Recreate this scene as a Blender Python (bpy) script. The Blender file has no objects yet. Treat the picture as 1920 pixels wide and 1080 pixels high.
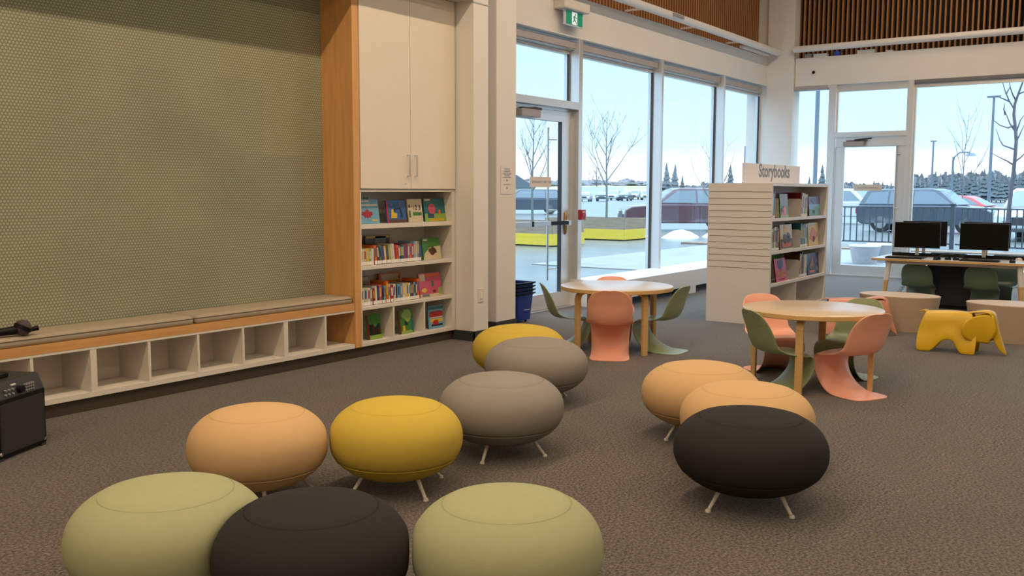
import bpy, bmesh, math, random
from mathutils import Vector, Matrix
random.seed(7)
scn = bpy.context.scene
COL = scn.collection
PI = math.pi
R = math.radians

# ---------------------------------------------------------------- camera
cam_d = bpy.data.cameras.new('camera'); cam = bpy.data.objects.new('camera', cam_d); COL.objects.link(cam)
FPX = 1791.0
yaw, pit, roll = R(35.3134), R(5.8177), R(0.1573)
F = Vector((math.cos(yaw)*math.cos(pit), math.sin(yaw)*math.cos(pit), -math.sin(pit)))
Rt = Vector((math.sin(yaw), -math.cos(yaw), 0)); Up = Rt.cross(F)
R2 = Rt*math.cos(roll)+Up*math.sin(roll); U2 = Up*math.cos(roll)-Rt*math.sin(roll)
cam.matrix_world = Matrix(((R2.x, U2.x, -F.x, 0), (R2.y, U2.y, -F.y, 0), (R2.z, U2.z, -F.z, 1.5), (0, 0, 0, 1)))
cam_d.sensor_width = 36; cam_d.lens = FPX*36/1920; cam_d.clip_start = .05; cam_d.clip_end = 2000
scn.camera = cam

# ---------------------------------------------------------------- view, sky
scn.view_settings.view_transform = 'Standard'; scn.view_settings.look = 'None'
scn.view_settings.exposure = 0; scn.view_settings.gamma = 1; scn.view_settings.use_curve_mapping = False
w = bpy.data.worlds.new('sky'); scn.world = w; w.use_nodes = True
nt = w.node_tree; nt.nodes.clear()
wo = nt.nodes.new('ShaderNodeOutputWorld'); bg = nt.nodes.new('ShaderNodeBackground')
tc = nt.nodes.new('ShaderNodeTexCoord'); sx = nt.nodes.new('ShaderNodeSeparateXYZ'); cr = nt.nodes.new('ShaderNodeValToRGB')
nz = nt.nodes.new('ShaderNodeTexNoise'); nz.inputs['Scale'].default_value = 2.2; nz.inputs['Detail'].default_value = 3
mp = nt.nodes.new('ShaderNodeMapping'); mp.inputs['Scale'].default_value = (1, 1, 5)
ad = nt.nodes.new('ShaderNodeMath'); ad.operation = 'MULTIPLY_ADD'; ad.inputs[1].default_value = .05; 
nt.links.new(tc.outputs['Generated'], sx.inputs[0]); nt.links.new(tc.outputs['Generated'], mp.inputs[0]); nt.links.new(mp.outputs[0], nz.inputs['Vector'])
nt.links.new(nz.outputs['Fac'], ad.inputs[0]); nt.links.new(sx.outputs['Z'], ad.inputs[2]); nt.links.new(ad.outputs[0], cr.inputs[0])
e = cr.color_ramp.elements
e[0].position = .052; e[0].color = (1.15, 1.30, 1.60, 1)
e[1].position = .16; e[1].color = (.70, 1.10, 1.42, 1)
x = e.new(.075); x.color = (.80, 1.15, 1.48, 1)
x = e.new(.34); x.color = (.72, 1.12, 1.45, 1)
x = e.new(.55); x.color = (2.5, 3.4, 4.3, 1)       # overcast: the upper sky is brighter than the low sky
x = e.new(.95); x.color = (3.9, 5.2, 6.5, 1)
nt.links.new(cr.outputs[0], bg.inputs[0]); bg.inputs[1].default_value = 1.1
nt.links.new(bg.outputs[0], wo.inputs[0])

def area(name, loc, sx_, sy_, power, color, rot=(0, 0, 0), spread=None):
    l = bpy.data.lights.new(name, 'AREA'); l.shape = 'RECTANGLE'; l.size = sx_; l.size_y = sy_; l.energy = power; l.color = color
    if spread: l.spread = spread
    o = bpy.data.objects.new(name, l); COL.objects.link(o); o.location = loc; o.rotation_euler = rot
    return o
WARM = (1.0, .755, .51)
LAMPS = [(3.3, .80), (0.2, .36), (-3.4, .34)]        # rows along the room: (y, strength)
LZ = 6.0

# ---------------------------------------------------------------- colour and materials
def lin(c):
    c /= 255.
    return c/12.92 if c <= .04045 else ((c+.055)/1.055)**2.4
def rgb(h):
    return (lin(int(h[0:2], 16)), lin(int(h[2:4], 16)), lin(int(h[4:6], 16)))
MATS = {}
def mat(name, col, rough=.5, metal=0., var=.06, scale=8., bump=0., bscale=60., spec=.5, stretch=None, coat=0.):
    if name in MATS: return MATS[name]
    if isinstance(col, str): col = rgb(col)
    m = bpy.data.materials.new(name); m.use_nodes = True; n = m.node_tree.nodes; L = m.node_tree.links
    b = n['Principled BSDF']; b.inputs['Roughness'].default_value = rough; b.inputs['Metallic'].default_value = metal
    b.inputs['Specular IOR Level'].default_value = spec; b.inputs['Coat Weight'].default_value = coat; b.inputs['Coat Roughness'].default_value = .22 if 'table' in name else .05
    t = n.new('ShaderNodeTexCoord'); q = n.new('ShaderNodeTexNoise'); q.inputs['Scale'].default_value = scale; q.inputs['Detail'].default_value = 4
    r = n.new('ShaderNodeValToRGB')
    r.color_ramp.elements[0].position = .3; r.color_ramp.elements[1].position = .7
    r.color_ramp.elements[0].color = tuple(max(0, k*(1-var)) for k in col)+(1,)
    r.color_ramp.elements[1].color = tuple(min(1, k*(1+var)) for k in col)+(1,)
    src = t.outputs['Object']
    if stretch:
        mm = n.new('ShaderNodeMapping'); mm.inputs['Scale'].default_value = stretch; L.new(src, mm.inputs[0]); src = mm.outputs[0]
    L.new(src, q.inputs['Vector']); L.new(q.outputs['Fac'], r.inputs[0]); L.new(r.outputs[0], b.inputs['Base Color'])
    if bump:
        q2 = n.new('ShaderNodeTexNoise'); q2.inputs['Scale'].default_value = bscale; q2.inputs['Detail'].default_value = 3
        L.new(src, q2.inputs['Vector'])
        bp = n.new('ShaderNodeBump'); bp.inputs['Strength'].default_value = bump; bp.inputs['Distance'].default_value = .01
        L.new(q2.outputs['Fac'], bp.inputs['Height']); L.new(bp.outputs[0], b.inputs['Normal'])
    MATS[name] = m; return m

def carpet_mat():
    m = bpy.data.materials.new('carpet'); m.use_nodes = True; n = m.node_tree.nodes; L = m.node_tree.links
    b = n['Principled BSDF']; b.inputs['Roughness'].default_value = .97; b.inputs['Specular IOR Level'].default_value = .12; b.inputs['Sheen Weight'].default_value = .27; b.inputs['Sheen Roughness'].default_value = .45
    t = n.new('ShaderNodeTexCoord')
    a = n.new('ShaderNodeTexNoise'); a.inputs['Scale'].default_value = 72; a.inputs['Detail'].default_value = 3; a.inputs['Roughness'].default_value = .7
    c = n.new('ShaderNodeTexNoise'); c.inputs['Scale'].default_value = 1.6; c.inputs['Detail'].default_value = 4
    L.new(t.outputs['Object'], a.inputs['Vector']); L.new(t.outputs['Object'], c.inputs['Vector'])
    r = n.new('ShaderNodeValToRGB'); r.color_ramp.elements[0].position = .40; r.color_ramp.elements[1].position = .62
    r.color_ramp.elements[0].color = (.040, .036, .033, 1); r.color_ramp.elements[1].color = (.195, .172, .152, 1)
    L.new(a.outputs['Fac'], r.inputs[0])
    mx = n.new('ShaderNodeMixRGB'); mx.blend_type = 'MULTIPLY'; mx.inputs[0].default_value = .35
    L.new(r.outputs[0], mx.inputs[1]); L.new(c.outputs['Fac'], mx.inputs[2]); L.new(mx.outputs[0], b.inputs['Base Color'])
    bp = n.new('ShaderNodeBump'); bp.inputs['Strength'].default_value = .35; bp.inputs['Distance'].default_value = .004
    L.new(a.outputs['Fac'], bp.inputs['Height']); L.new(bp.outputs[0], b.inputs['Normal'])
    return m

def dots_mat():
    # hexagonal pattern of small round felt dots on the x-z plane, pitch 27 mm
    m = bpy.data.materials.new('dotted_wallcovering'); m.use_nodes = True; n = m.node_tree.nodes; L = m.node_tree.links
    b = n['Principled BSDF']; b.inputs['Roughness'].default_value = .8; b.inputs['Specular IOR Level'].default_value = .25
    t = n.new('ShaderNodeTexCoord'); s = n.new('ShaderNodeSeparateXYZ'); L.new(t.outputs['Object'], s.inputs[0])
    def M(op, a, b_=None):
        q = n.new('ShaderNodeMath'); q.operation = op
        for i, v in enumerate((a, b_)):
            if v is None: continue
            if isinstance(v, (int, float)): q.inputs[i].default_value = v
            else: L.new(v, q.inputs[i])
        return q.outputs[0]
    P = .0245; H = P*math.sqrt(3)
    def cell(ox, oz):
        fx = M('SUBTRACT', M('FRACT', M('ADD', M('DIVIDE', s.outputs['X'], P), ox+100)), .5)
        fz = M('MULTIPLY', M('SUBTRACT', M('FRACT', M('ADD', M('DIVIDE', s.outputs['Z'], H), oz+100)), .5), math.sqrt(3))
        return M('SQRT', M('ADD', M('MULTIPLY', fx, fx), M('MULTIPLY', fz, fz)))
    d = M('MINIMUM', cell(0, 0), cell(.5, .5))
    r = n.new('ShaderNodeValToRGB'); r.color_ramp.elements[0].position = .30; r.color_ramp.elements[1].position = .46
    r.color_ramp.elements[0].color = (.44, .46, .33, 1); r.color_ramp.elements[1].color = (.235, .235, .15, 1)
    L.new(d, r.inputs[0])
    v = n.new('ShaderNodeTexNoise'); v.inputs['Scale'].default_value = 1.3; v.inputs['Detail'].default_value = 5
    L.new(t.outputs['Object'], v.inputs['Vector'])
    # large rectangular batches of slightly different tone
    bt = n.new('ShaderNodeTexBrick'); bt.inputs['Scale'].default_value = 1; bt.inputs['Brick Width'].default_value = .9; bt.inputs['Row Height'].default_value = .6
    bt.inputs['Mortar Size'].default_value = 0; bt.inputs['Color1'].default_value = (.86, .9, .93, 1); bt.inputs['Color2'].default_value = (1, 1, .96, 1)
    cx = n.new('ShaderNodeCombineXYZ'); L.new(s.outputs['X'], cx.inputs[0]); L.new(s.outputs['Z'], cx.inputs[1]); L.new(cx.outputs[0], bt.inputs['Vector'])
    m1 = n.new('ShaderNodeMixRGB'); m1.blend_type = 'MULTIPLY'; m1.inputs[0].default_value = .8; L.new(r.outputs[0], m1.inputs[1]); L.new(bt.outputs['Color'], m1.inputs[2])
    m2 = n.new('ShaderNodeMixRGB'); m2.blend_type = 'MULTIPLY'; m2.inputs[0].default_value = .35; L.new(m1.outputs[0], m2.inputs[1]); L.new(v.outputs['Fac'], m2.inputs[2])
    L.new(m2.outputs[0], b.inputs['Base Color'])
    bp = n.new('ShaderNodeBump'); bp.invert = True; bp.inputs['Strength'].default_value = .5; bp.inputs['Distance'].default_value = .004
    L.new(d, bp.inputs['Height']); L.new(bp.outputs[0], b.inputs['Normal'])
    return m

def glass_mat(name='window_glass', tint=(.97, .995, 1.0), refl=1.0):
    m = bpy.data.materials.new(name); m.use_nodes = True; n = m.node_tree.nodes; L = m.node_tree.links
    n.clear(); o = n.new('ShaderNodeOutputMaterial'); tr = n.new('ShaderNodeBsdfTransparent'); tr.inputs[0].default_value = tint+(1,)
    gl = n.new('ShaderNodeBsdfGlossy'); gl.inputs['Roughness'].default_value = .01
    fr = n.new('ShaderNodeFresnel'); fr.inputs[0].default_value = 1.35; mx = n.new('ShaderNodeMixShader')
    mu = n.new('ShaderNodeMath'); mu.operation = 'MULTIPLY'; mu.inputs[1].default_value = refl
    ge = n.new('ShaderNodeNewGeometry'); iv = n.new('ShaderNodeMath'); iv.operation = 'SUBTRACT'; iv.inputs[0].default_value = 1; L.new(ge.outputs['Backfacing'], iv.inputs[1]); m2 = n.new('ShaderNodeMath'); m2.operation = 'MULTIPLY'
    L.new(fr.outputs[0], mu.inputs[0]); L.new(mu.outputs[0], m2.inputs[0]); L.new(iv.outputs[0], m2.inputs[1]); L.new(m2.outputs[0], mx.inputs[0]); L.new(tr.outputs[0], mx.inputs[1]); L.new(gl.outputs[0], mx.inputs[2]); L.new(mx.outputs[0], o.inputs[0])
    return m

def emis(name, col, st):
    m = bpy.data.materials.new(name); m.use_nodes = True; n = m.node_tree.nodes
    b = n['Principled BSDF']; b.inputs['Base Color'].default_value = col+(1,); b.inputs['Emission Color'].default_value = col+(1,); b.inputs['Emission Strength'].default_value = st
    return m

def fabric(name, col):
    return mat(name, col, rough=.92, var=.012, scale=25, bump=.22, bscale=420, spec=.2)

M_white = mat('white_paint', (.76, .75, .73), .55, var=.015, scale=2)
M_wall = mat('wall_paint', (.74, .72, .69), .7, var=.02, scale=1.5, bump=.05, bscale=150)
M_lam = mat('white_laminate', (.69, .65, .58), .45, var=.015, scale=3)
M_metalw = mat('white_metal', (.72, .70, .68), .42, var=.015, scale=3)
M_frame = mat('window_aluminium', (.70, .71, .71), .3, .6, var=.02, scale=3)
M_alu = mat('brushed_aluminium', (.62, .62, .62), .35, .9, var=.04, scale=40)
M_grey = mat('grey_plastic', (.28, .27, .28), .5)
M_dgrey = mat('dark_grey_metal', (.035, .035, .04), .5)
M_black = mat('black_plastic', (.007, .007, .008), .4, spec=.2)
M_rubber = mat('dark_baseboard', (.030, .031, .033), .6)
M_wood = mat('maple_veneer', (.64, .34, .12), .45, var=.10, scale=3, stretch=(9, 9, .7))
M_woodh = mat('maple_edge', (.60, .32, .115), .45, var=.10, scale=3, stretch=(.7, 9, 9))
M_birch = mat('birch_edge', (.62, .40, .165), .4, var=.06, scale=6, stretch=(1, 1, 6))
M_top = mat('birch_tabletop', (.64, .50, .33), .27, var=.05, scale=5, stretch=(8, .8, 1), spec=.6, coat=.35)
M_slat = mat('cedar_slat', (.36, .17, .065), .6, var=.15, scale=4, stretch=(10, 10, .6))
M_dark = mat('black_backing', (.006, .005, .005), .9)
M_cush = fabric('beige_cushion', (.36, .31, .235))
M_carpet = carpet_mat(); M_dots = dots_mat(); M_glass = glass_mat()
M_kick = mat('brown_kickboard', (.10, .075, .055), .5)
M_pages = mat('paper_pages', (.68, .64, .56), .8)
M_leg = mat('pale_metal_leg', (.62, .58, .52), .4)

# ---------------------------------------------------------------- mesh builder
class MB:
    def __init__(s): s.v = []; s.f = []; s.m = []; s.mi = 0
    def add(s, vs, fs):
        o = len(s.v); s.v += [tuple(v) for v in vs]; s.f += [tuple(i+o for i in f) for f in fs]; s.m += [s.mi]*len(fs); return s
    def box(s, x0, x1, y0, y1, z0, z1):
        vs = [(x, y, z) for x in (x0, x1) for y in (y0, y1) for z in (z0, z1)]
        return s.add(vs, [(0, 1, 3, 2), (4, 6, 7, 5), (0, 4, 5, 1), (2, 3, 7, 6), (0, 2, 6, 4), (1, 5, 7, 3)])
    def obox(s, c, ax, ay, az, hx, hy, hz):
        c = Vector(c); vs = [c+Vector(ax)*hx*i+Vector(ay)*hy*j+Vector(az)*hz*k for i in (-1, 1) for j in (-1, 1) for k in (-1, 1)]
        return s.add(vs, [(0, 1, 3, 2), (4, 6, 7, 5), (0, 4, 5, 1), (2, 3, 7, 6), (0, 2, 6, 4), (1, 5, 7, 3)])
    def tube(s, pts, rs, n=10, cap=True):
        pts = [Vector(p) for p in pts]
        if isinstance(rs, (int, float)): rs = [rs]*len(pts)
        rings = []; up = None
        for i, p in enumerate(pts):
            d = (pts[min(i+1, len(pts)-1)]-pts[max(i-1, 0)]).normalized()
            if up is None: up = Vector((0, 0, 1)) if abs(d.z) < .9 else Vector((1, 0, 0))
            a = d.cross(up)
            if a.length < 1e-4: a = d.orthogonal()
            a.normalize(); b = a.cross(d).normalized(); up = b
            rings.append([p+(a*math.cos(2*PI*k/n)+b*math.sin(2*PI*k/n))*rs[i] for k in range(n)])
        vs = [v for r in rings for v in r]; fs = []
        for i in range(len(rings)-1):
            for k in range(n):
                k2 = (k+1) % n; fs.append((i*n+k, i*n+k2, (i+1)*n+k2, (i+1)*n+k))
        if cap: fs.append(tuple(range(n))); fs.append(tuple(range(len(vs)-1, len(vs)-n-1, -1)))
        return s.add(vs, fs)
    def lathe(s, prof, c=(0, 0, 0), n=32, ax=1., ay=1.):
        vs = []; fs = []; m = len(prof)
        for k in range(n):
            a = 2*PI*k/n
            for r, z in prof: vs.append((c[0]+r*math.cos(a)*ax, c[1]+r*math.sin(a)*ay, c[2]+z))
        for k in range(n):
            k2 = (k+1) % n
            for i in range(m-1): fs.append((k*m+i, k2*m+i, k2*m+i+1, k*m+i+1))
        if prof[0][0] > 1e-6: fs.append(tuple(k*m for k in range(n-1, -1, -1)))
        if prof[-1][0] > 1e-6: fs.append(tuple(k*m+m-1 for k in range(n)))
        return s.add(vs, fs)
    def prism(s, poly, origin, ux, uy, un, t):
        """poly (a,b) in the plane ux,uy at origin, extruded by t along un"""
        o = Vector(origin); ux = Vector(ux); uy = Vector(uy); un = Vector(un); n = len(poly)
        vs = [o+ux*a+uy*b for a, b in poly]+[o+ux*a+uy*b+un*t for a, b in poly]
        fs = [tuple(range(n)), tuple(range(2*n-1, n-1, -1))]+[(i, (i+1) % n, (i+1) % n+n, i+n) for i in range(n)]
        return s.add(vs, fs)
    def grid(s, rows):
        n = len(rows[0]); vs = [p for r in rows for p in r]
        return s.add(vs, [(i*n+j, i*n+j+1, (i+1)*n+j+1, (i+1)*n+j) for i in range(len(rows)-1) for j in range(n-1)])
    def build(s, name, m, parent=None, smooth=False, bevel=0., loc=None, angle=40, fix=True):
        me = bpy.data.meshes.new(name); me.from_pydata(s.v, [], s.f)
        ms = m if isinstance(m, (list, tuple)) else [m]
        for q in ms: me.materials.append(q)
        if len(ms) > 1: me.polygons.foreach_set('material_index', s.m)
        bm = bmesh.new(); bm.from_mesh(me)
        bmesh.ops.remove_doubles(bm, verts=bm.verts, dist=1e-5)
        if fix: bmesh.ops.recalc_face_normals(bm, faces=bm.faces)
        bm.to_mesh(me); bm.free()
        if smooth:
            me.polygons.foreach_set('use_smooth', [True]*len(me.polygons))
            try: me.set_sharp_from_angle(angle=R(angle))
            except Exception: pass
        o = bpy.data.objects.new(name, me); COL.objects.link(o)
        if parent: o.parent = parent
        if loc: o.location = loc
        if bevel:
            b = o.modifiers.new('bevel', 'BEVEL'); b.width = bevel; b.segments = 2; b.limit_method = 'ANGLE'
        return o
def tag(o, label=None, cat=None, group=None, kind=None):
    if label: o['label'] = label
    if cat: o['category'] = cat
    if group: o['group'] = group
    if kind: o['kind'] = kind
    return o
def empty(name, loc=(0, 0, 0), rz=0, **k):
    o = bpy.data.objects.new(name, None); COL.objects.link(o); o.location = loc; o.rotation_euler = (0, 0, rz); o.empty_display_size = .1
    return tag(o, **k)
def struct(name, mb, m, parent=None, label=None, **k):
    o = mb.build(name, m, parent, **k)
    if parent is None: o['kind'] = 'structure'
    if label: o['label'] = label
    return o
def copy_tree(o, parent=None):
    c = o.copy(); COL.objects.link(c); c.parent = parent
    for ch in list(o.children): copy_tree(ch, c)
    return c
def recolor(o, old, new):
    for q in [o]+list(o.children_recursive):
        if q.type == 'MESH' and q.data.materials and q.data.materials[0] == old:
            q.data = q.data.copy(); q.data.materials[0] = new
def text(name, body, size, m, parent, loc, rot, depth=.001, sx=1., align='LEFT', bold=0.):
    cu = bpy.data.curves.new(name, 'FONT'); cu.offset = bold; cu.body = body; cu.size = size; cu.extrude = depth; cu.align_x = align; cu.resolution_u = 3
    t = bpy.data.objects.new(name, cu); COL.objects.link(t)
    dg = bpy.context.evaluated_depsgraph_get(); me = bpy.data.meshes.new_from_object(t.evaluated_get(dg))
    bpy.data.objects.remove(t); bpy.data.curves.remove(cu)
    me.materials.clear(); me.materials.append(m)
    o = bpy.data.objects.new(name, me); COL.objects.link(o); o.parent = parent; o.location = loc; o.rotation_euler = rot; o.scale = (sx, 1, 1)
    return o
ROT_Y = (PI/2, 0, 0)              # text facing -y, reading towards +x
ROT_X = (PI/2, 0, -PI/2)          # text facing -x, reading towards -y

# ================================================================ ROOM
XC = 17.32; YB = 6.5; YG = 6.38; YA = 6.0; CEIL = 6.3
X0 = -3.0; Y0 = -6.5
struct('floor', MB().box(X0, XC+.2, Y0, 6.9, -.12, 0), M_carpet, label='grey brown speckled carpet')
struct('ceiling', MB().box(X0, XC+.2, Y0, 7.2, CEIL, CEIL+.2), M_wall)
# niche back (green dots), soffit and the fascia over it
struct('wall_niche', MB().box(X0, 7.489, YG+.001, YG+.1, 0, 3.34), M_dots, label='olive green wall of small round dots behind the bench')
struct('wall_left', MB().box(X0, 7.726, 5.77, 6.9, 3.33, CEIL), M_wall, label='cream wall above the bench niche')
struct('wall_pillar', MB().box(7.49, 7.726, 5.77, 6.9, 0, 3.33), M_wall, label='cream wall end beside the bookcase')
struct('trim_1', MB().box(7.488, 7.73, 5.765, 5.9, 3.305, 3.318), M_frame)
struct('wall_link', MB().box(7.726, 9.2, 6.6, 6.8, 0, CEIL), M_wall, label='cream wall behind the column')
struct('wall_post', MB().box(8.18, 8.535, 6.0, 6.6, 0, CEIL), M_wall, label='cream column beside the exit door')
b = MB(); b.box(7.478, 7.49, 5.758, 6.06, 0, .1); b.box(7.478, 7.74, 5.758, 5.77, 0, .1); b.box(8.168, 8.547, 5.988, 6.0, 0, .1); b.box(8.168, 8.18, 6.0, 6.6, 0, .1)
struct('baseboard_left', b, M_rubber, label='dark baseboard')
struct('wall_front', MB().box(X0-.2, X0, Y0, 6.9, 0, CEIL), M_wall)
struct('wall_right', MB().box(X0, XC+.2, Y0-.2, Y0, 0, CEIL), M_wall)
# window wall B
b = MB(); b.box(8.535, 17.4, YB, YB+.25, 3.43, 3.94)
struct('wall_window_band', b, M_wall, label='cream band above the windows', bevel=.003)
b = MB(); b.box(8.535, 17.6, YB+.3, YB+.42, 3.43, CEIL); struct('wall_back', b, M_dark)
b = MB(); x = 9.2
while x < 17.35:
    b.box(x, x+.032, YB+.2, YB+.3, 3.9, CEIL); x += .085
struct('trim_2', b, M_slat, label='vertical cedar slats above the window wall')
struct('wall_far_band', MB().box(XC, XC+.25, Y0, 6.0, 3.38, 3.885), M_wall, label='cream band above the far windows', bevel=.003)
struct('wall_far', MB().box(XC+.3, XC+.42, Y0, 6.9, 3.38, CEIL), M_dark)
b = MB(); y = 6.0
while y > -3:
    b.box(XC+.2, XC+.3, y, y+.026, 3.8, CEIL); y -= .085
struct('trim_3', b, M_slat, label='vertical cedar slats above the far windows')
# corner column
struct('wall_column', MB().box(17.26, 17.62, 6.01, 6.5, 0, CEIL).box(17.32, 17.62, 6.4, 6.9, 0, CEIL), M_wall, label='cream corner column')

# ---- glazing of wall B
GB = 6.64
def mullion_B(mb, x, z0=0., z1=3.43, wd=.065, d=.15): mb.box(x, x+wd, YB, YB+.17+d*.4, z0, z1)
def window_B(i, xa, xb, z0, z1=3.245):
    r = empty('window_%d' % i, (0, 0, 0)); r['kind'] = 'structure'
    m = MB(); m.box(xa, xb, GB, GB+.08, z1, z1+.035); m.box(xa, xb, GB-.03, GB+.08, z1+.04, z1+.10); m.box(xa, xb, GB-.0, GB+.08, z0-.06, z0)
    m.box(xa, xa+.014, GB+.01, GB+.08, z0, z1); m.box(xb-.014, xb, GB+.01, GB+.08, z0, z1)
    m.build('window_frame', M_frame, r)
    g = MB().box(xb-.022, xb-.014, GB+.0, GB+.03, z0, z1).build('glazing_gasket', M_dgrey, r)
    MB().box(xa+.014, xb-.014, GB+.03, GB+.036, z0, z1).build('pane', M_glass, r)
    return r
window_B(1, 9.2, 10.65, 2.64)
window_B(2, 10.745, 13.0, .12)
window_B(3, 13.065, 15.3, .32)
window_B(4, 15.365, 17.3, .32)
m = MB(); mullion_B(m, 10.655, wd=.09); mullion_B(m, 13.0); mullion_B(m, 15.3); m.box(9.2, 10.655, YB, GB+.08, 2.535, 2.63)
m.box(9.14, 9.2, YB, GB+.08, 0, 3.43)
struct('trim_4', m, M_frame, label='aluminium mullions of the window wall', bevel=.003)
# door B
d1 = empty('door_1'); d1['kind'] = 'structure'
m = MB(); xa, xb = 9.22, 10.575; za, zb = .205, 2.37; y0, y1 = 6.585, 6.635
m.box(xa, xb, y0, y1, .015, za).box(xa, xb, y0, y1, zb, 2.5).box(xa, xa+.12, y0, y1, za, zb).box(10.385, xb, y0, y1, za, zb)
m.build('door_leaf', M_frame, d1, bevel=.003)
MB().box(10.37, 10.385, y0-.002, y1, za, zb).build('glazing_gasket', M_dgrey, d1)
MB().box(xa+.12, 10.375, 6.612, 6.618, za, zb).build('pane', M_glass, d1)
m = MB().box(10.59, 10.655, 6.60, 6.66, 0, 2.53); m.box(9.2, 10.6, 6.60, 6.66, 2.505, 2.535); m.build('door_frame', M_frame, d1)
MB().box(9.1, 10.66, 6.5, 6.68, 0, .012).build('threshold', M_alu, d1)
m = MB().box(9.24, 10.02, 6.50, 6.545, 1.065, 1.125); m.box(10.43, 10.49, 6.50, 6.585, 1.06, 1.125)
pb = m.build('push_bar', M_alu, d1, bevel=.004)
MB().box(10.02, 10.43, 6.497, 6.54, 1.07, 1.118).build('bar_cover', M_black, pb)
MB().box(9.60, 9.63, 6.494, 6.545, 1.063, 1.127).build('bar_joint', M_black, pb)
m = MB().lathe([(.02, 0), (.022, .02), (.02, .08), (.01, .10)], (10.47, 6.575, 1.125), 14); m.lathe([(.01, 0), (.02, .03), (.024, .10), (.02, .12)], (10.47, 6.575, .94), 14)
m.build('lock_cylinder', mat('brass', (.45, .30, .13), .35, .6), d1, smooth=True)
m = MB().box(9.30, 9.70, 6.45, 6.58, 2.375, 2.465); m.build('door_closer', mat('closer_grey', (.34, .32, .33), .45), d1, bevel=.006)
m = MB().tube([(9.5, 6.5, 2.475), (9.62, 6.49, 2.49), (9.9, 6.58, 2.5)], .012, 8); m.box(9.35, 9.75, 6.47, 6.53, 2.467, 2.48); m.build('closer_arm', M_dgrey, d1)
m = MB().tube([(10.27, 6.72, .35), (10.27, 6.72, 2.3)], .014, 10)
for z in (.5, 1.25, 2.15): m.tube([(10.27, 6.72, z), (10.385, 6.66, z)], .009, 8)
m.build('pull_handle', M_alu, d1, smooth=True)
sg = MB().box(9.70, 10.17, 6.606, 6.611, 1.545, 1.672).build('door_sign', mat('sign_card', (.74, .66, .60), .6), d1)
text('sign_lettering', 'EMERGENCY EXIT ONLY', .042, M_grey, sg, (9.745, 6.6055, 1.595), ROT_Y)
# baseboard heater casing with open feet
m = MB(); m.box(10.62, 17.26, 5.95, 6.60, .30, .343); m.box(10.62, 17.26, 5.95, 5.97, .107, .30)
for k in range(10):
    xx = 10.62+k*.93
    if k in (0, 2, 4, 6): pass
for xx, ww in ((10.62, .3), (12.81, .33), (15.0, .33), (16.9, .36)): m.box(xx, xx+ww, 5.95, 5.97, 0, .11)
m.box(10.62, 10.64, 5.97, 6.60, 0, .30)
struct('trim_5', m, M_metalw, label='white heater casing under the windows')
struct('trim_6', MB().box(10.64, 17.26, 6.2, 6.55, 0, .28), M_dgrey, label='dark heater core inside the casing')
struct('trim_7', MB().box(10.745, 17.3, GB+.08, 7.0, -.1, .06), M_frame, label='low sill outside the window wall')
struct('trim_8', MB().box(9.1, 10.7, 6.68, 7.2, -.13, -.01), mat('concrete', (.25, .25, .24), .8, var=.1), label='concrete step outside the exit door')

# ---- glazing of wall C (far)
GC = 17.42
def window_C(i, ya, yb, z0, z1=3.26):
    r = empty('window_%d' % i); r['kind'] = 'structure'
    m = MB(); m.box(GC-.02, GC+.06, ya, yb, z1, 3.41 if z1 > 3.2 else z1+.05); m.box(GC-.02, GC+.06, ya, yb, z0-.05, z0)
    m.box(GC-.02, GC+.06, ya, ya+.03, z0, z1); m.box(GC-.02, GC+.06, yb-.03, yb, z0, z1)
    m.build('window_frame', M_frame, r)
    MB().box(GC+.01, GC+.016, ya+.03, yb-.03, z0, z1).build('pane', M_glass, r)
    return r
window_C(5, 5.37, 6.08, .28, 3.31)
window_C(6, 4.04, 5.26, 2.55)
window_C(7, .9, 3.95, .28)
window_C(8, -2.4, .83, .28)
window_C(9, -6.4, -2.47, .28)
m = MB()
for ya, yb in ((5.25, 5.38), (3.945, 4.04), (.83, .9), (-2.47, -2.4)): m.box(XC, GC+.06, ya, yb, .0, 3.379)
m.box(XC+.002, GC+.06, 4.04, 5.25, 2.455, 2.54)
m.box(XC+.002, GC+.06, 5.38, 6.0, 3.335, 3.379)
struct('trim_9', m, M_frame, label='aluminium mullions of the far window wall', bevel=.003)
d2 = empty('door_2'); d2['kind'] = 'structure'
x0, x1 = 17.36, 17.41
m = MB(); ya, yb = 4.03, 5.235; m.box(x0, x1, ya, yb, .015, .19).box(x0, x1, ya, yb, 2.285, 2.45).box(x0, x1, 5.08, yb, .19, 2.285).box(x0, x1, ya, 4.21, .19, 2.285)
m.build('door_leaf', M_frame, d2, bevel=.003)
MB().box(17.383, 17.389, 4.21, 5.08, .19, 2.285).build('pane', M_glass, d2)
MB().box(17.25, 17.36, 4.73, 5.08, 2.29, 2.375).build('door_closer', mat('closer_grey', (.34, .32, .33), .45), d2, bevel=.006)
MB().box(17.27, 17.33, 4.68, 5.03, 2.38, 2.395).tube([(17.3, 4.9, 2.4), (17.34, 4.62, 2.43)], .012, 8).build('closer_arm', M_dgrey, d2)
m = MB().tube([(17.33, 4.19, .4), (17.33, 4.19, 2.29)], .012, 10)
for z in (1.22, 2.14): m.tube([(17.33, 4.19, z), (17.36, 4.13, z)], .012, 8)
m.build('pull_handle', M_alu, d2, smooth=True)
sg = MB().box(17.377, 17.382, 4.42, 4.90, 1.515, 1.625).build('door_sign', mat('sign_card2', (.62, .58, .50), .6), d2)
text('sign_lettering', 'READING GARDEN', .04, M_grey, sg, (17.3765, 4.83, 1.555), ROT_X)
struct('trim_10', MB().box(16.95, XC, Y0, 3.9, .0, .24), M_metalw, label='white heater casing under the far windows', bevel=.004)
struct('trim_11', MB().box(XC-.02, GC+.1, 3.9, 6.1, 0, .02), M_alu, label='metal door threshold')
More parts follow.
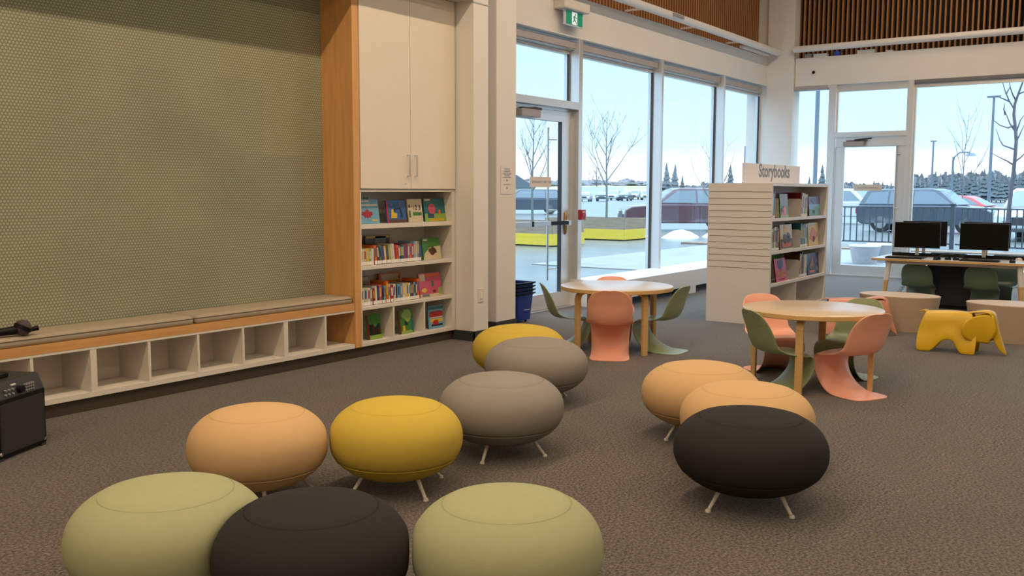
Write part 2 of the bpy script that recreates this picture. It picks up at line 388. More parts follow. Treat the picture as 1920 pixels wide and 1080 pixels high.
struct('wall_sill', MB().box(XC, GC+.06, 5.38, 6.1, 0, .24).box(XC, GC+.06, Y0, 3.95, 0, .24), M_frame, label='low sill under the far windows')

# roller shade boxes
for i, (xa, xb) in enumerate(((8.7, 10.66), (10.76, 12.99), (13.08, 15.29), (15.38, 17.2))):
    t = empty('roller_shade', (xa, 6.6, 3.35), label=['retracted grey roller shade above the exit door', 'retracted grey roller shade above the window beside the exit door', 'retracted grey roller shade above the middle window of the long window wall', 'retracted grey roller shade nearest the corner column'][i], cat='roller shade', group='roller shades of the window wall')
    MB().box(0, xb-xa, -.04, .03, -.045, .045).build('cassette', mat('shade_mauve', (.40, .37, .37), .5), t, bevel=.01)
    MB().box(0, xb-xa, -.03, .02, -.055, -.047).build('bottom_bar', M_alu, t)
    MB().box(-.03, -.005, -.04, .04, -.05, .06).build('bracket', M_black, t)
t = empty('roller_shade', (17.345, 5.4, 3.35), label='retracted shade above the narrow window by the corner column', cat='roller shade')
MB().box(-.04, .03, 0, .62, -.035, .035).build('cassette', mat('shade_mauve', (.40, .37, .37), .5), t, bevel=.008)
t = empty('roller_shade', (17.345, .92, 3.35), label='retracted dark shade above the wide far window', cat='roller shade')
MB().box(-.03, .03, 0, 3.02, -.03, .03).build('cassette', mat('shade_dark', (.16, .16, .17), .5), t, bevel=.008)

# ceiling lamps: long linear fixtures (above the frame)
n_l = 0
for (ly, st) in LAMPS:
    for k in range(4):
        cx = -.6+k*4.9
        t = empty('linear_ceiling_lamp', (cx, ly, LZ), label='long white linear ceiling lamp', cat='ceiling lamp', group='linear ceiling lamps')
        MB().box(-1.9, 1.9, -.09, .09, .02, .10).build('housing', M_metalw, t)
        [MB().tube([(hx_, 0, .1), (hx_, 0, .3)], .006, 6).build('hanger', M_alu, t) for hx_ in (-1.5, 1.5)]
        MB().box(-1.85, 1.85, -.06, .06, .005, .018).build('diffuser', emis('lamp_diffuser', (1, .85, .65), 1.5) if 'lampd' not in MATS else MATS['lampd'], t)
        area('lamp_light', (cx, ly, LZ-.01), 3.7, .14, 185*st*(1.0 if k < 2 else (.72 if k == 2 else .55)), WARM)

# tubes
t = MB().tube([(9.0, 6.28, 4.03), (17.2, 6.28, 4.0)], .058, 16).build('ceiling_pipe', M_metalw, smooth=True)
tag(t, 'long white tube light running along the slats above the exit door wall', 'tube light')
MB().box(12.75, 13.1, 6.205, 6.222, 4.0, 4.04).build('end_label', M_grey, t)
for xx in (10.5, 12.2, 14.0, 15.8): MB().box(xx, xx+.02, 6.28, 6.7, 4.02, 4.05).build('bracket', M_metalw, t)
t = MB().box(15.9, 17.15, 6.40, 6.50, 3.945, 3.99).build('cable_tray', M_metalw, bevel=.012)
tag(t, 'short white cable tray on the window band near the corner column', 'cable tray')
t = MB().tube([(17.2, 6.0, 4.03), (17.2, -4, 4.05)], .058, 16).build('ceiling_pipe', M_metalw, smooth=True)
tag(t, 'long white tube light running along the slats of the far wall', 'tube light')
for yy in (5.2, 3.6, 2.45, 1.0): MB().box(17.2, 17.52, yy, yy+.02, 4.02, 4.05).build('bracket', M_metalw, t)
for (ya, yb, h, mm, lab) in ((5.84, 5.72, .07, M_grey, 'small grey box on the far window band beside the column'), (5.68, 5.44, .06, M_white, 'short white box on the far window band'), (5.32, 5.22, .08, mat('blue_plastic', (.02, .10, .5), .4), 'small blue box on the far window band'), (4.92, 4.62, .065, M_white, 'long white box on the far window band'), (4.44, 4.32, .03, M_white, 'flat white box on the far window band, last to the right')):
    t = empty('junction_box', (17.38, (ya+yb)/2, 3.885), label=lab, cat='box')
    MB().box(-.05, .05, -(ya-yb)/2, (ya-yb)/2, 0, h*.85).build('box_body', mm, t, bevel=.004); MB().box(-.052, .052, -(ya-yb)/2-.002, (ya-yb)/2+.002, h*.85, h).build('lid', mm, t)
t = empty('wall_sensor', (XC, 5.66, 3.62), label='small round black sensor on the cream band above the far windows', cat='sensor')
MB().lathe([(.0, 0), (.045, 0), (.045, .012), (0, .014)], n=20).build('plate', M_white, t).rotation_euler = (0, -PI/2, 0)
q = MB().lathe([(.0, 0), (.028, 0), (.024, .025), (0, .03)], n=20).build('lens', M_black, t, smooth=True); q.rotation_euler = (0, -PI/2, 0); q.location = (-.01, 0, 0)

# exit sign
t = empty('exit_sign', (10.34, 6.42, 3.63), label='green and white running man exit sign above the glass exit door', cat='exit sign')
MB().box(-.30, .29, -.09, .08, .085, .20).build('housing', M_lam, t, bevel=.015)
m = MB().box(-.215, .215, -.03, .0, -.10, .085); m.build('frame', mat('sign_frame', (.62, .68, .78), .3), t, bevel=.004)
pn = MB().box(-.19, .19, -.035, -.03, -.083, .075).build('green_panel', emis('sign_green', (.0, .22, .12), .35), t)
wp = MB().box(-.06, .06, -.038, -.035, -.08, .07).build('white_door', emis('sign_white', (.75, .78, .85), .5), t)
g = MB(); gy = -.041
g.lathe([(0, 0), (.013, 0), (.013, .002), (0, .002)], n=12)
g.v = [(v[0]+.012, gy+v[2], .040+v[1]) for v in g.v]
def bar(p, q, w_):
    p = Vector((p[0], 0, p[1])); q = Vector((q[0], 0, q[1])); d = (q-p).normalized(); nrm = Vector((-d.z, 0, d.x))*w_/2
    g.add([p+nrm+Vector((0, gy, 0)), q+nrm+Vector((0, gy, 0)), q-nrm+Vector((0, gy, 0)), p-nrm+Vector((0, gy, 0)), p+nrm+Vector((0, gy+.003, 0)), q+nrm+Vector((0, gy+.003, 0)), q-nrm+Vector((0, gy+.003, 0)), p-nrm+Vector((0, gy+.003, 0))], [(0, 1, 2, 3), (7, 6, 5, 4), (0, 4, 5, 1), (1, 5, 6, 2), (2, 6, 7, 3), (3, 7, 4, 0)])
bar((.0, .025), (-.015, -.02), .022); bar((.0, .022), (.03, .005), .009); bar((.03, .005), (.05, .0), .008); bar((-.004, .022), (-.035, .01), .009); bar((-.035, .01), (-.045, -.012), .008)
bar((-.012, -.018), (.02, -.035), .012); bar((.02, -.035), (.035, -.07), .011); bar((-.018, -.018), (-.022, -.045), .012); bar((-.022, -.045), (-.05, -.048), .01)
g.build('running_figure', emis('sign_green', (.0, .22, .12), .35), wp)
MB().tube([(0, .08, .14), (0, .09, .14)], .03, 10).build('mount', M_lam, t)
# fire alarm pull station
t = empty('fire_alarm_pull', (10.71, 6.5, 1.19), label='red fire alarm pull station beside the exit door', cat='fire alarm')
MB().box(-.055, .055, -.055, 0, -.065, .065).build('housing', mat('alarm_red', (.35, .012, .015), .4), t, bevel=.006)
MB().box(-.04, .04, -.068, -.055, -.02, .012).build('pull_bar', mat('alarm_red2', (.45, .03, .03), .35), t, bevel=.003)
MB().box(-.03, .03, -.057, -.055, .03, .045).build('marking', M_white, t)
# notice on the column
t = empty('notice_sheet', (8.367, 5.996, 1.615), label='white notice sheet with printed lines taped to the cream column', cat='notice')
MB().box(-.115, .115, 0, .002, -.152, .152).build('paper', mat('notice_paper', (.74, .69, .69), .6), t)
m = MB()
for z, hw in ((.118, .05), (.105, .06), (.09, .055), (.072, .075), (.055, .06), (.042, .045), (.028, .07), (-.048, .065)): m.box(-hw, hw, -.001, 0, z-.004, z+.003)
m.tube([(-.002, -.001, -.005), (-.002, 0, -.005)], .013, 10).tube([(-.002, -.001, -.085), (-.002, 0, -.085)], .012, 10)
m.build('printed_lines', M_grey, t)
# switch plate
t = empty('switch_plate', (7.60, 5.77, .455), label='cream light switch plate on the wall end beside the bookcase', cat='switch')
MB().box(-.045, .045, -.007, 0, -.07, .07).build('plate', M_lam, t, bevel=.003); MB().box(-.018, .018, -.012, -.007, -.035, .035).build('rocker', M_white, t, bevel=.002)

# ================================================================ BENCH, CUBBIES, BOOKCASE
t = empty('storage_bench', (0, 0, 0), label='long built in bench with open white cubbies below and wood rim', cat='bench')
divs = [-.3, .2, .75, 1.25, 1.70, 2.14, 2.57, 3.0+.15, 3.574, 4.0, 4.414, 4.831, 5.265, 5.707]
m = MB(); m.box(X0+.01, 6.055, YA, YG-.002, .10, .135); m.box(X0+.01, 6.055, YA, YG-.002, .425, .44); m.box(X0+.01, 6.055, YG-.012, YG-.002, .135, .425)
m.build('cubby_box', M_lam, t)
for i, xx in enumerate(divs):
    wd = .045 if abs(xx-3.574) < .01 or abs(xx-5.265) < .01 or abs(xx-1.70) < .01 else .02
    MB().box(xx-wd/2, xx+wd/2, YA+.002, YG-.012, .135, .425).build('divider', M_lam, t)
MB().box(X0+.01, 6.055, YA, YG-.002, .442, .502).build('seat_board', M_woodh, t)
MB().box(X0+.01, 7.478, 6.05, 6.10, 0, .10).build('kickboard', M_kick, t)
def cushion(xa, xb, lab):
    o = empty('seat_cushion', ((xa+xb)/2, 6.185, .503), label=lab, cat='cushion', group='bench cushions')
    hx = (xb-xa)/2; hy = .175
    def ring(z, ins, n=6, r=.035):
        pts = []
        for cx, cy, a0 in ((hx-r, hy-r, 0), (-hx+r, hy-r, 90), (-hx+r, -hy+r, 180), (hx-r, -hy+r, 270)):
            for k in range(n+1):
                a = R(a0+90*k/n); pts.append((cx+(r-ins)*math.cos(a), cy+(r-ins)*math.sin(a), z))
        return pts
    rs = [ring(0, .012), ring(.006, .004), ring(.02, 0), ring(.038, .001), ring(.052, .010), ring(.060, .024), ring(.063, .034)]
    m = MB(); n = len(rs[0]); vs = [p for r_ in rs for p in r_]
    fs = [(i*n+k, i*n+(k+1) % n, (i+1)*n+(k+1) % n, (i+1)*n+k) for i in range(len(rs)-1) for k in range(n)]
    fs += [tuple(range(n)), tuple(range((len(rs)-1)*n, len(rs)*n))]
    m.add(vs, fs); m.build('cushion_pad', M_cush, o, smooth=True, angle=60)
    m = MB(); pr = ring(.045, -.001); m.tube(pr+[pr[0]], .0035, 6, False); m.build('piping', M_cush, o, smooth=True)
cushion(-.9, 1.8, 'beige bench cushion nearest the black speaker, running out of the frame')
cushion(1.82, 4.395, 'long beige bench cushion in the middle of the bench')
cushion(4.41, 6.055, 'beige bench cushion against the wood panel')
# bookcase
t = empty('tall_bookcase', (0, 0, 0), label='tall white bookcase with upper cupboard doors and wood side panel', cat='bookcase')
MB().box(6.062, 6.138, YA-.004, YG, .10, 3.328).build('wood_panel', M_wood, t, bevel=.002)
m = MB(); m.box(6.14, 7.478, YG-.02, YG, .10, 1.49); m.box(7.43, 7.478, YA, YG-.02, .10, 1.49); m.box(6.14, 6.155, YA, YG-.02, .10, 1.49)
m.box(6.155, 7.43, YA, YG-.02, .10, .135); m.box(6.138, 7.478, YA, YG, 1.487, 1.505)
m.build('carcass', M_lam, t)
m = MB().box(6.14, 7.478, YA+.02, YG, 1.505, 3.33); m.build('cupboard_box', M_lam, t)
for z0, z1 in ((1.157, 1.197), (.79, .822), (.427, .455)): MB().box(6.155, 7.43, YA, YG-.02, z0, z1).build('shelf', M_lam, t)
for xx in (6.569, 7.007): MB().box(xx-.01, xx+.01, YA+.002, YG-.02, .135, .427).build('divider', M_lam, t)
for k, (xa, xb) in enumerate(((6.147, 6.806), (6.812, 7.472))):
    dr = MB().box(xa, xb, YA-.012, YA+.018, 1.515, 3.325).build('cupboard_door', mat('door_cream', (.76, .70, .60), .4, var=.01), t, bevel=.002)
    hx = 6.762 if k == 0 else 6.866
    m = MB().tube([(hx, YA-.012, 1.632), (hx, YA-.04, 1.632), (hx, YA-.04, 1.828), (hx, YA-.012, 1.828)], .006, 8); m.build('handle', M_alu, dr, smooth=True)
    if k == 0: MB().tube([(6.738, YA-.012, 1.565), (6.738, YA-.018, 1.565)], .008, 12).build('lock', M_alu, dr)

# ================================================================ BOOKS
COLS = dict(red='A8201C', darkred='6E1418', orange='D8671A', yellow='D9B21C', green='3E7A2C', lightgreen='86A84A', blue='2C5C9C', lightblue='6FA5C4', teal='1F6A70', purple='5C3A78', pink='C2506E', white='D8D2C6', cream='C9BC9A', brown='5A3620', black='1C1A1C', grey='80807C', navy='1E2C58')
WORD = dict(darkred='dark red', lightgreen='light green', lightblue='light blue', navy='navy blue')
def bookmat(c): return mat('book_'+c, tuple(k*.9 for k in rgb(COLS[c])), .35, var=.08, scale=30)
def book_spine(c, thick, hgt, dep, label, group, lean=0.):
    """upright book: spine faces -y, origin at the foot of the spine"""
    root = empty('book', label=label, cat='book', group=group)
    m = MB(); m.box(0, thick, 0, .002, 0, hgt).box(0, .0022, .002, dep, 0, hgt).box(thick-.0022, thick, .002, dep, 0, hgt)
    m.build('cover', bookmat(c), root)
    MB().box(.0022, thick-.0022, .002, dep-.004, .003, hgt-.004).build('page_block', M_pages, root)
    s = MB().box(.0008, thick-.0008, -.0008, 0, .004, .034).build('spine_label', M_white, root)
    c2 = random.choice(['white', 'yellow', 'black', 'red', 'blue', 'cream'])
    MB().box(thick*.25, thick*.75, -.0006, 0, hgt*.38, hgt*.86).build('spine_title', bookmat(c2), root)
    root.rotation_euler = (0, lean, 0)
    return root
def row(x0, x1, y, z, specs, grp, where, pagelabel, first=True):
    """specs: (colour, thickness, height, lean degrees); fills from x0 to x1"""
    tot = sum(s[1] for s in specs); k = (x1-x0)/tot; x = x0; n = len(specs)
    used = {}
    for i, (c, th, h, ln) in enumerate(specs):
        th *= k; L = specs[i-1][0] if i else None; Rr = specs[i+1][0] if i < n-1 else None
        W = lambda q: WORD.get(q, q)
        if L is None: p = 'leftmost, beside a %s one' % W(Rr)
        elif Rr is None: p = 'rightmost, beside a %s one' % W(L)
        else: p = 'between %s and %s' % (W(L), W(Rr))
        lab = '%s book on %s, %s' % (W(c), where, p)
        if lab in used: lab += ', further right'
        used[lab] = 1
        b = book_spine(c, max(th-.0012, .006), h, .2, lab, grp, R(ln))
        b.location = (x+(h*math.sin(R(-ln)) if ln < 0 else 0), y, z+(abs(math.sin(R(ln)))*th if ln > 0 else 0)); x += th
def book_face(name_, label, loc, w_, h_, th, c, tilt=8, art=None, spine=None, group=None, rz=0):
    """book shown cover out, facing -y; origin bottom left"""
    root = empty('picture_book', loc, rz, label=label, cat='book', group=group); root.rotation_euler = (R(-tilt), 0, rz)
    m = MB().box(0, w_, 0, .0022, 0, h_).box(0, w_, th-.0022, th, 0, h_).box(0, .002, .0022, th-.0022, 0, h_)
    m.build('cover', bookmat(c), root)
    MB().box(.002, w_-.004, .0022, th-.0022, .003, h_-.003).build('page_block', M_pages, root)
    if spine: MB().box(-.001, .022, -.0012, 0, .0, h_).build('spine_strip', bookmat(spine), root)
    for a in (art or []):
        kind, cc, pts = a[0], a[1], a[2]
        nm = a[3] if len(a) > 3 else 'cover_picture'
        if kind == 'r':
            x0, z0, x1, z1 = pts; MB().box(x0*w_, x1*w_, -.0018, 0, z0*h_, z1*h_).build(nm, bookmat(cc), root)
        elif kind == 'c':
            cx, cz, r = pts; MB().prism([(cx*w_+r*w_*math.cos(2*PI*k/18), cz*h_+r*w_*math.sin(2*PI*k/18)) for k in range(18)], (0, 0, 0), (1, 0, 0), (0, 0, 1), (0, -1, 0), .0026).build(nm, bookmat(cc), root)
        elif kind == 'p':
            MB().prism([(p*w_, q*h_) for p, q in pts], (0, 0, 0), (1, 0, 0), (0, 0, 1), (0, -1, 0), .0030).build(nm, bookmat(cc), root)
        elif kind == 't':
            x0, z0, s_, body = pts; text(nm, body, s_*h_, bookmat(cc), root, (x0*w_, -.0032, z0*h_), ROT_Y, .0006)
    return root
MAPLE = [(0, -.5), (.04, -.22), (.28, -.28), (.22, -.16), (.5, .06), (.4, .12), (.45, .32), (.26, .27), (.2, .36), (.1, .16), (.14, .5), (.06, .44), (0, .62)]
MAPLE = [(x_, z_) for x_, z_ in MAPLE]+[(-x_, z_) for x_, z_ in reversed(MAPLE[1:-1])]
def blob(cx, cz, s_, n=12, seed=1):
    rnd = random.Random(seed); return [(cx+s_*math.cos(2*PI*k/n)*rnd.uniform(.6, 1.1), cz+s_*.8*math.sin(2*PI*k/n)*rnd.uniform(.6, 1.1)) for k in range(n)]
GW = 'books of the wall bookcase'
y1 = 6.07
book_face('a', 'light blue picture book with red maple leaf on the top shelf', (6.165, y1, 1.199), .305, .222, .01, 'lightblue', art=[('r', 'white', (.05, .72, .95, .80), 'cover_title'), ('r', 'white', (.1, .9, .6, .95), 'cover_title'), ('p', 'red', [(.5+.55*a_*.9, .36+.42*b_) for a_, b_ in MAPLE], 'maple_leaf'), ('r', 'yellow', (.68, .1, .9, .17)), ('c', 'orange', (.12, .5, .06))], group=GW)
book_face('a2', 'white book with coloured letters behind the maple leaf book', (6.158, y1+.045, 1.199), .26, .245, .01, 'white', art=[('r', 'yellow', (.05, .92, .3, .99)), ('r', 'purple', (.36, .92, .6, .99)), ('r', 'green', (.66, .92, .95, .99))], group=GW)
book_face('b', 'blue picture book with a yellow digger and coloured ABC letters', (6.575, y1, 1.199), .265, .21, .016, 'blue', spine='red', art=[('t', 'pink', (.18, .74, .2, 'A')), ('t', 'green', (.42, .74, .2, 'B')), ('t', 'orange', (.66, .74, .2, 'C')), ('r', 'brown', (.1, 0, 1, .14)), ('p', 'yellow', [(.2, .2), (.5, .2), (.52, .42), (.36, .44), (.34, .62), (.24, .58)], 'digger_cab'), ('p', 'black', [(.36, .5), (.42, .64), (.74, .7), (.8, .3), (.74, .3), (.68, .62), (.48, .58)], 'digger_arm'), ('c', 'navy', (.76, .28, .06))], group=GW)
book_face('c', 'narrow cream book reading 123 on the top shelf', (6.875, y1, 1.199), .205, .222, .014, 'cream', art=[('t', 'orange', (.3, .52, .3, '1')), ('t', 'black', (.48, .52, .3, '2')), ('t', 'navy', (.72, .52, .3, '3')), ('r', 'green', (.32, .28, .92, .42)), ('r', 'green', (.04, .2, .16, .5)), ('r', 'brown', (.05, .62, .16, .75))], group=GW)
book_face('d', 'wide teal picture book with a plain pink round shape on the top shelf', (7.11, y1, 1.199), .315, .225, .014, 'teal', art=[('r', 'lightgreen', (0, 0, 1, .34)), ('c', 'pink', (.36, .55, .17)), ('r', 'blue', (.14, .14, .44, .34)), ('r', 'orange', (.66, .32, .76, .5)), ('r', 'yellow', (.2, .02, .9, .12)), ('r', 'cream', (.04, .9, .32, .98))], group=GW)
# second shelf, spines
sp2 = [('pink', 12, .145, 0), ('white', 9, .15, 0), ('cream', 10, .15, 0), ('yellow', 11, .155, 0), ('lightgreen', 9, .15, 0), ('white', 10, .15, 0), ('orange', 10, .175, -5), ('darkred', 9, .18, -6), ('green', 9, .18, -6), ('purple', 12, .17, -7), ('yellow', 9, .165, -6), ('brown', 9, .17, -7), ('lightgreen', 8, .17, -7), ('cream', 9, .175, -8), ('white', 8, .18, -8), ('red', 10, .17, -7), ('orange', 9, .165, -6), ('grey', 9, .16, -3), ('navy', 8, .17, 0), ('teal', 8, .168, 0), ('red', 9, .17, 0), ('purple', 8, .168, 0), ('grey', 9, .17, 0), ('orange', 9, .172, 0), ('red', 8, .17, 0), ('lightblue', 9, .19, 0), ('cream', 9, .19, 0), ('grey', 8, .19, 0), ('blue', 9, .15, 0)]
row(6.165, 7.02, 6.05, .824, sp2, GW, 'second wall shelf', None)
book_face('e', 'brown and gold book standing tall behind the spines of the second shelf', (6.50, 6.29, .824), .33, .25, .012, 'brown', tilt=0, art=[('r', 'yellow', (.02, .9, .98, .99)), ('r', 'grey', (.4, .7, .85, .97))], group=GW)
book_face('f', 'green picture book with a brown bear on the second shelf', (7.08, y1, .824), .27, .215, .012, 'green', art=[('p', 'cream', [(.0, .0), (1, .0), (1, .62), (.4, .55), (.1, .3)]), ('p', 'brown', blob(.55, .4, .26, 12, 3)+[], 'brown_bear'), ('r', 'red', (.35, .02, .7, .1)), ('r', 'cream', (.08, .86, .3, .95))], group=GW)
sp3 = [('orange', 8, .15, 0), ('white', 12, .16, 0), ('cream', 14, .165, 0), ('white', 12, .16, 0), ('grey', 9, .165, 0), ('red', 9, .15, -4), ('white', 8, .17, -3), ('navy', 9, .165, -3), ('pink', 12, .175, -3), ('teal', 10, .165, 0), ('lightblue', 7, .165, 0), ('orange', 11, .205, -2), ('cream', 8, .175, 0), ('red', 14, .16, -4), ('white', 10, .17, 0), ('brown', 7, .165, 0), ('lightblue', 14, .165, 0), ('grey', 10, .17, 0), ('white', 10, .165, 0), ('cream', 8, .165, 0), ('yellow', 8, .165, 0), ('white', 8, .165, 0), ('teal', 8, .165, 0), ('darkred', 7, .17, 0), ('lightblue', 9, .165, 0), ('brown', 8, .165, 0), ('orange', 10, .195, 0)]
row(6.165, 6.99, 6.05, .457, sp3, GW, 'third wall shelf', None)
book_face('g', 'dark edged book behind the spines, left half of the third shelf', (6.22, 6.29, .457), .32, .24, .012, 'brown', tilt=0, art=[('r', 'cream', (.3, .7, .98, .98))], group=GW)
book_face('h', 'orange edged book behind the spines, right half of the third shelf', (6.68, 6.29, .457), .3, .25, .012, 'orange', tilt=0, art=[('r', 'cream', (.1, .7, .9, .95))], group=GW)
book_face('i', 'wide salmon pink picture book with small animals on the third shelf', (7.03, y1, .457), .33, .235, .013, 'pink', art=[('r', 'orange', (.3, .86, .95, .94)), ('r', 'cream', (.04, .68, .28, .96)), ('p', 'yellow', blob(.2, .28, .13, 9, 5)), ('r', 'teal', (.56, .42, .66, .66)), ('p', 'brown', blob(.66, .22, .08, 9, 6)), ('r', 'cream', (0, 0, 1, .12)), ('r', 'lightgreen', (.84, .06, .98, .36)), ('r', 'grey', (.08, .02, .42, .14))], group=GW)
for (bx, bw, sd, sp, lab, art) in (
        (6.285, .19, 0, 'darkred', 'dark green forest picture book in the left bottom cubby', [('p', 'green', blob(.55, .82, .42, 12, 8)), ('r', 'black', (.14, .18, .9, .62)), ('r', 'brown', (.4, .2, .48, .6)), ('r', 'red', (.74, .24, .86, .42)), ('r', 'lightgreen', (.14, 0, 1, .16))]),
        (6.715, .205, 0, 'darkred', 'bright green picture book with small figures in the middle bottom cubby', [('p', 'lightgreen', blob(.55, .8, .4, 12, 9)), ('r', 'black', (.4, .36, .6, .56)), ('r', 'yellow', (.24, .1, .4, .34)), ('r', 'lightgreen', (.14, 0, .9, .12)), ('r', 'teal', (.84, .1, .96, .7))])):
    book_face('k', lab, (bx, 6.06, .137), bw, .225, .014, 'green', spine=sp, tilt=6, art=art, group=GW)
book_face('m', 'blue picture book with a red fire engine in the right bottom cubby', (7.15, 6.06, .137), .23, .225, .012, 'lightblue', tilt=6, art=[('r', 'teal', (.02, .84, .98, .96)), ('p', 'red', [(.06, .5), (.94, .5), (.94, .7), (.75, .76), (.25, .76), (.06, .7)]), ('r', 'white', (.1, .46, .9, .52)), ('r', 'yellow', (.1, .28, .9, .42)), ('p', 'red', [(.2, .16), (.6, .16), (.6, .36), (.3, .36)]), ('r', 'black', (.15, .1, .9, .18))], group=GW)

# ================================================================ FREESTANDING BOOKCASE
BX0, BX1, BY0, BY1, BH = 10.317, 12.33, 3.79, 4.541, 1.593
t = empty('display_bookcase', (0, 0, 0), label='white freestanding double sided bookcase with slatted end panel', cat='bookcase')
m = MB(); m.box(BX0+.012, BX0+.04, BY0, BY1, .0, BH)
zs = [.02]+[.636+k*(.857/12) for k in range(13)]+[BH]
m.box(BX0, BX0+.012, BY0, BY1, 0, zs[1]-.003)
for k in range(1, len(zs)-1): m.box(BX0, BX0+.012, BY0, BY1, zs[k]+.003, zs[k+1]-(.003 if k < len(zs)-2 else 0))
M_panel = mat('panel_beige', (.69, .67, .66), .5, var=.01)
m.mi = 1
for k in range(1, len(zs)-1): m.box(BX0+.011, BX0+.0125, BY0+.01, BY1-.01, zs[k]-.004, zs[k]+.004)
m.build('slatted_end_panel', [M_panel, mat('groove_brown', (.20, .15, .07), .6)], t)
m = MB().box(BX1-.04, BX1, BY0, BY1, 0, BH).build('end_panel', M_panel, t)
MB().box(BX0+.04, BX1-.04, BY0, BY1, BH-.035, BH).build('top_board', M_metalw, t)
MB().box(BX0+.04, BX1-.04, 4.15, 4.18, .05, BH-.035).build('centre_panel', M_panel, t)
MB().box(BX0+.04, BX1-.04, BY0+.03, BY1-.03, .0, .06).build('base', M_panel, t)
for z in (1.195, .825, .46, .12):
    sh = MB().box(BX0+.04, BX1-.04, BY0+.005, 4.15, z-.015, z).build('shelf', M_metalw, t)
    MB().box(BX0+.04, BX1-.04, BY0, BY0+.03, z-.030, z+.004).build('shelf_lip', M_metalw, sh)
MB().box(11.22, 11.24, BY0+.01, 4.15, .06, .46).build('upright', M_panel, t)
MB().box(BX0+.04, BX1-.04, 4.18, BY1-.01, 1.18, 1.195).box(BX0+.04, BX1-.04, 4.18, BY1-.01, .81, .825).box(BX0+.04, BX1-.04, 4.18, BY1-.01, .445, .46).build('rear_shelf', M_metalw, t)
# metal book ends
def bookend(x, z, lab):
    o = empty('book_end', (x, 3.83, z), label=lab, cat='book end', group='beige book ends')
    MB().prism([(0, 0), (.19, 0), (.19, .2), (.175, .215), (.02, .215), (0, .2)], (0, 0, .001), (0, 1, 0), (0, 0, 1), (1, 0, 0), .004).build('upright_plate', M_panel, o)
    MB().box(-.1, 0, 0, .19, .001, .004).build('foot_plate', M_panel, o)
i = 0
for z, nm in ((1.195, 'top'), (.825, 'middle'), (.46, 'third')):
    bookend(11.43, z, 'beige metal book end in the middle of the %s shelf of the freestanding bookcase' % nm)
    bookend(12.22, z, 'beige metal book end at the far end of the %s shelf of the freestanding bookcase' % nm)
GS = 'storybooks of the freestanding bookcase'
fy = 3.84
def fsrow(x0, x1, z, specs, where): row(x0, x1, fy, z+.001, specs, GS, where, None)
fsrow(10.37, 10.56, 1.195, [('red', 12, .27, 0), ('black', 10, .26, 0), ('teal', 12, .27, 0), ('lightblue', 14, .28, 0), ('grey', 14, .28, 0)], 'top shelf by the slatted panel')
book_face('s1', 'dark green picture book with orange pumpkins on the top shelf of the freestanding bookcase', (10.75, fy, 1.197), .27, .275, .012, 'green', tilt=5, art=[('p', 'grey', [(0, .5), (.9, .5), (.9, 1), (0, 1)]), ('c', 'orange', (.55, .28, .22)), ('c', 'orange', (.28, .22, .16)), ('c', 'brown', (.2, .32, .1)), ('r', 'lightgreen', (0, 0, 1, .12))], group=GS)
book_face('s2', 'wide crimson edged picture book at the back of the top shelf', (11.03, fy+.2, 1.197), .42, .3, .012, 'darkred', tilt=0, art=[('r', 'cream', (.0, .0, .92, .74))], group=GS)
fsrow(11.46, 11.68, 1.195, [('darkred', 10, .29, 0), ('cream', 12, .285, 0), ('grey', 8, .28, 0), ('lightgreen', 9, .27, 0), ('yellow', 10, .27, 0)], 'top shelf past the book end')
book_face('s3', 'lilac and green picture book with a red tractor on the top shelf', (11.76, fy, 1.197), .43, .24, .012, 'purple', tilt=4, art=[('r', 'lightblue', (0, .35, 1, .6)), ('p', 'green', [(0, 0), (1, 0), (1, .4), (.6, .46), (.4, .38), (0, .3)]), ('p', 'red', blob(.4, .22, .15, 9, 12)), ('r', 'pink', (.72, .04, .9, .3)), ('p', 'navy', blob(.4, .8, .2, 9, 13))], group=GS)
fsrow(10.37, 10.72, .825, [('orange', 14, .27, 0), ('brown', 9, .27, 0), ('cream', 10, .25, 0), ('lightgreen', 9, .26, 0), ('white', 10, .27, 0), ('grey', 12, .27, 0), ('red', 10, .25, 0)], 'middle shelf by the slatted panel')
book_face('s4', 'cream picture book with two smiling faces on the middle shelf', (10.80, fy, .827), .40, .29, .012, 'cream', tilt=5, art=[('p', 'yellow', blob(.5, .82, .25, 12, 14)), ('r', 'brown', (.0, .05, 1, .42)), ('c', 'brown', (.36, .42, .15)), ('c', 'cream', (.36, .38, .11)), ('c', 'brown', (.66, .45, .16)), ('c', 'cream', (.66, .41, .12)), ('r', 'orange', (.1, .1, .9, .3))], group=GS)
book_face('s5', 'teal and green picture book turned sideways behind the middle book end', (11.16, fy+.2, .827), .26, .25, .012, 'teal', tilt=0, art=[('r', 'green', (.1, .05, .95, .6))], group=GS)
fsrow(11.46, 11.73, .825, [('teal', 12, .29, 0), ('green', 10, .27, 0), ('grey', 10, .28, 0), ('navy', 8, .27, 0), ('cream', 10, .28, 0), ('lightblue', 10, .28, 0)], 'middle shelf past the book end')
book_face('s6', 'golden orange picture book with a bear on the middle shelf', (11.78, fy, .827), .38, .285, .012, 'yellow', tilt=4, art=[('p', 'orange', blob(.5, .45, .4, 14, 15)), ('c', 'grey', (.5, .5, .14)), ('p', 'brown', blob(.5, .3, .18, 9, 16)), ('r', 'white', (.05, .9, .6, .98))], group=GS)
fsrow(10.37, 10.50, .46, [('yellow', 12, .27, 0), ('teal', 10, .28, 0), ('grey', 12, .28, 0)], 'third shelf by the slatted panel')
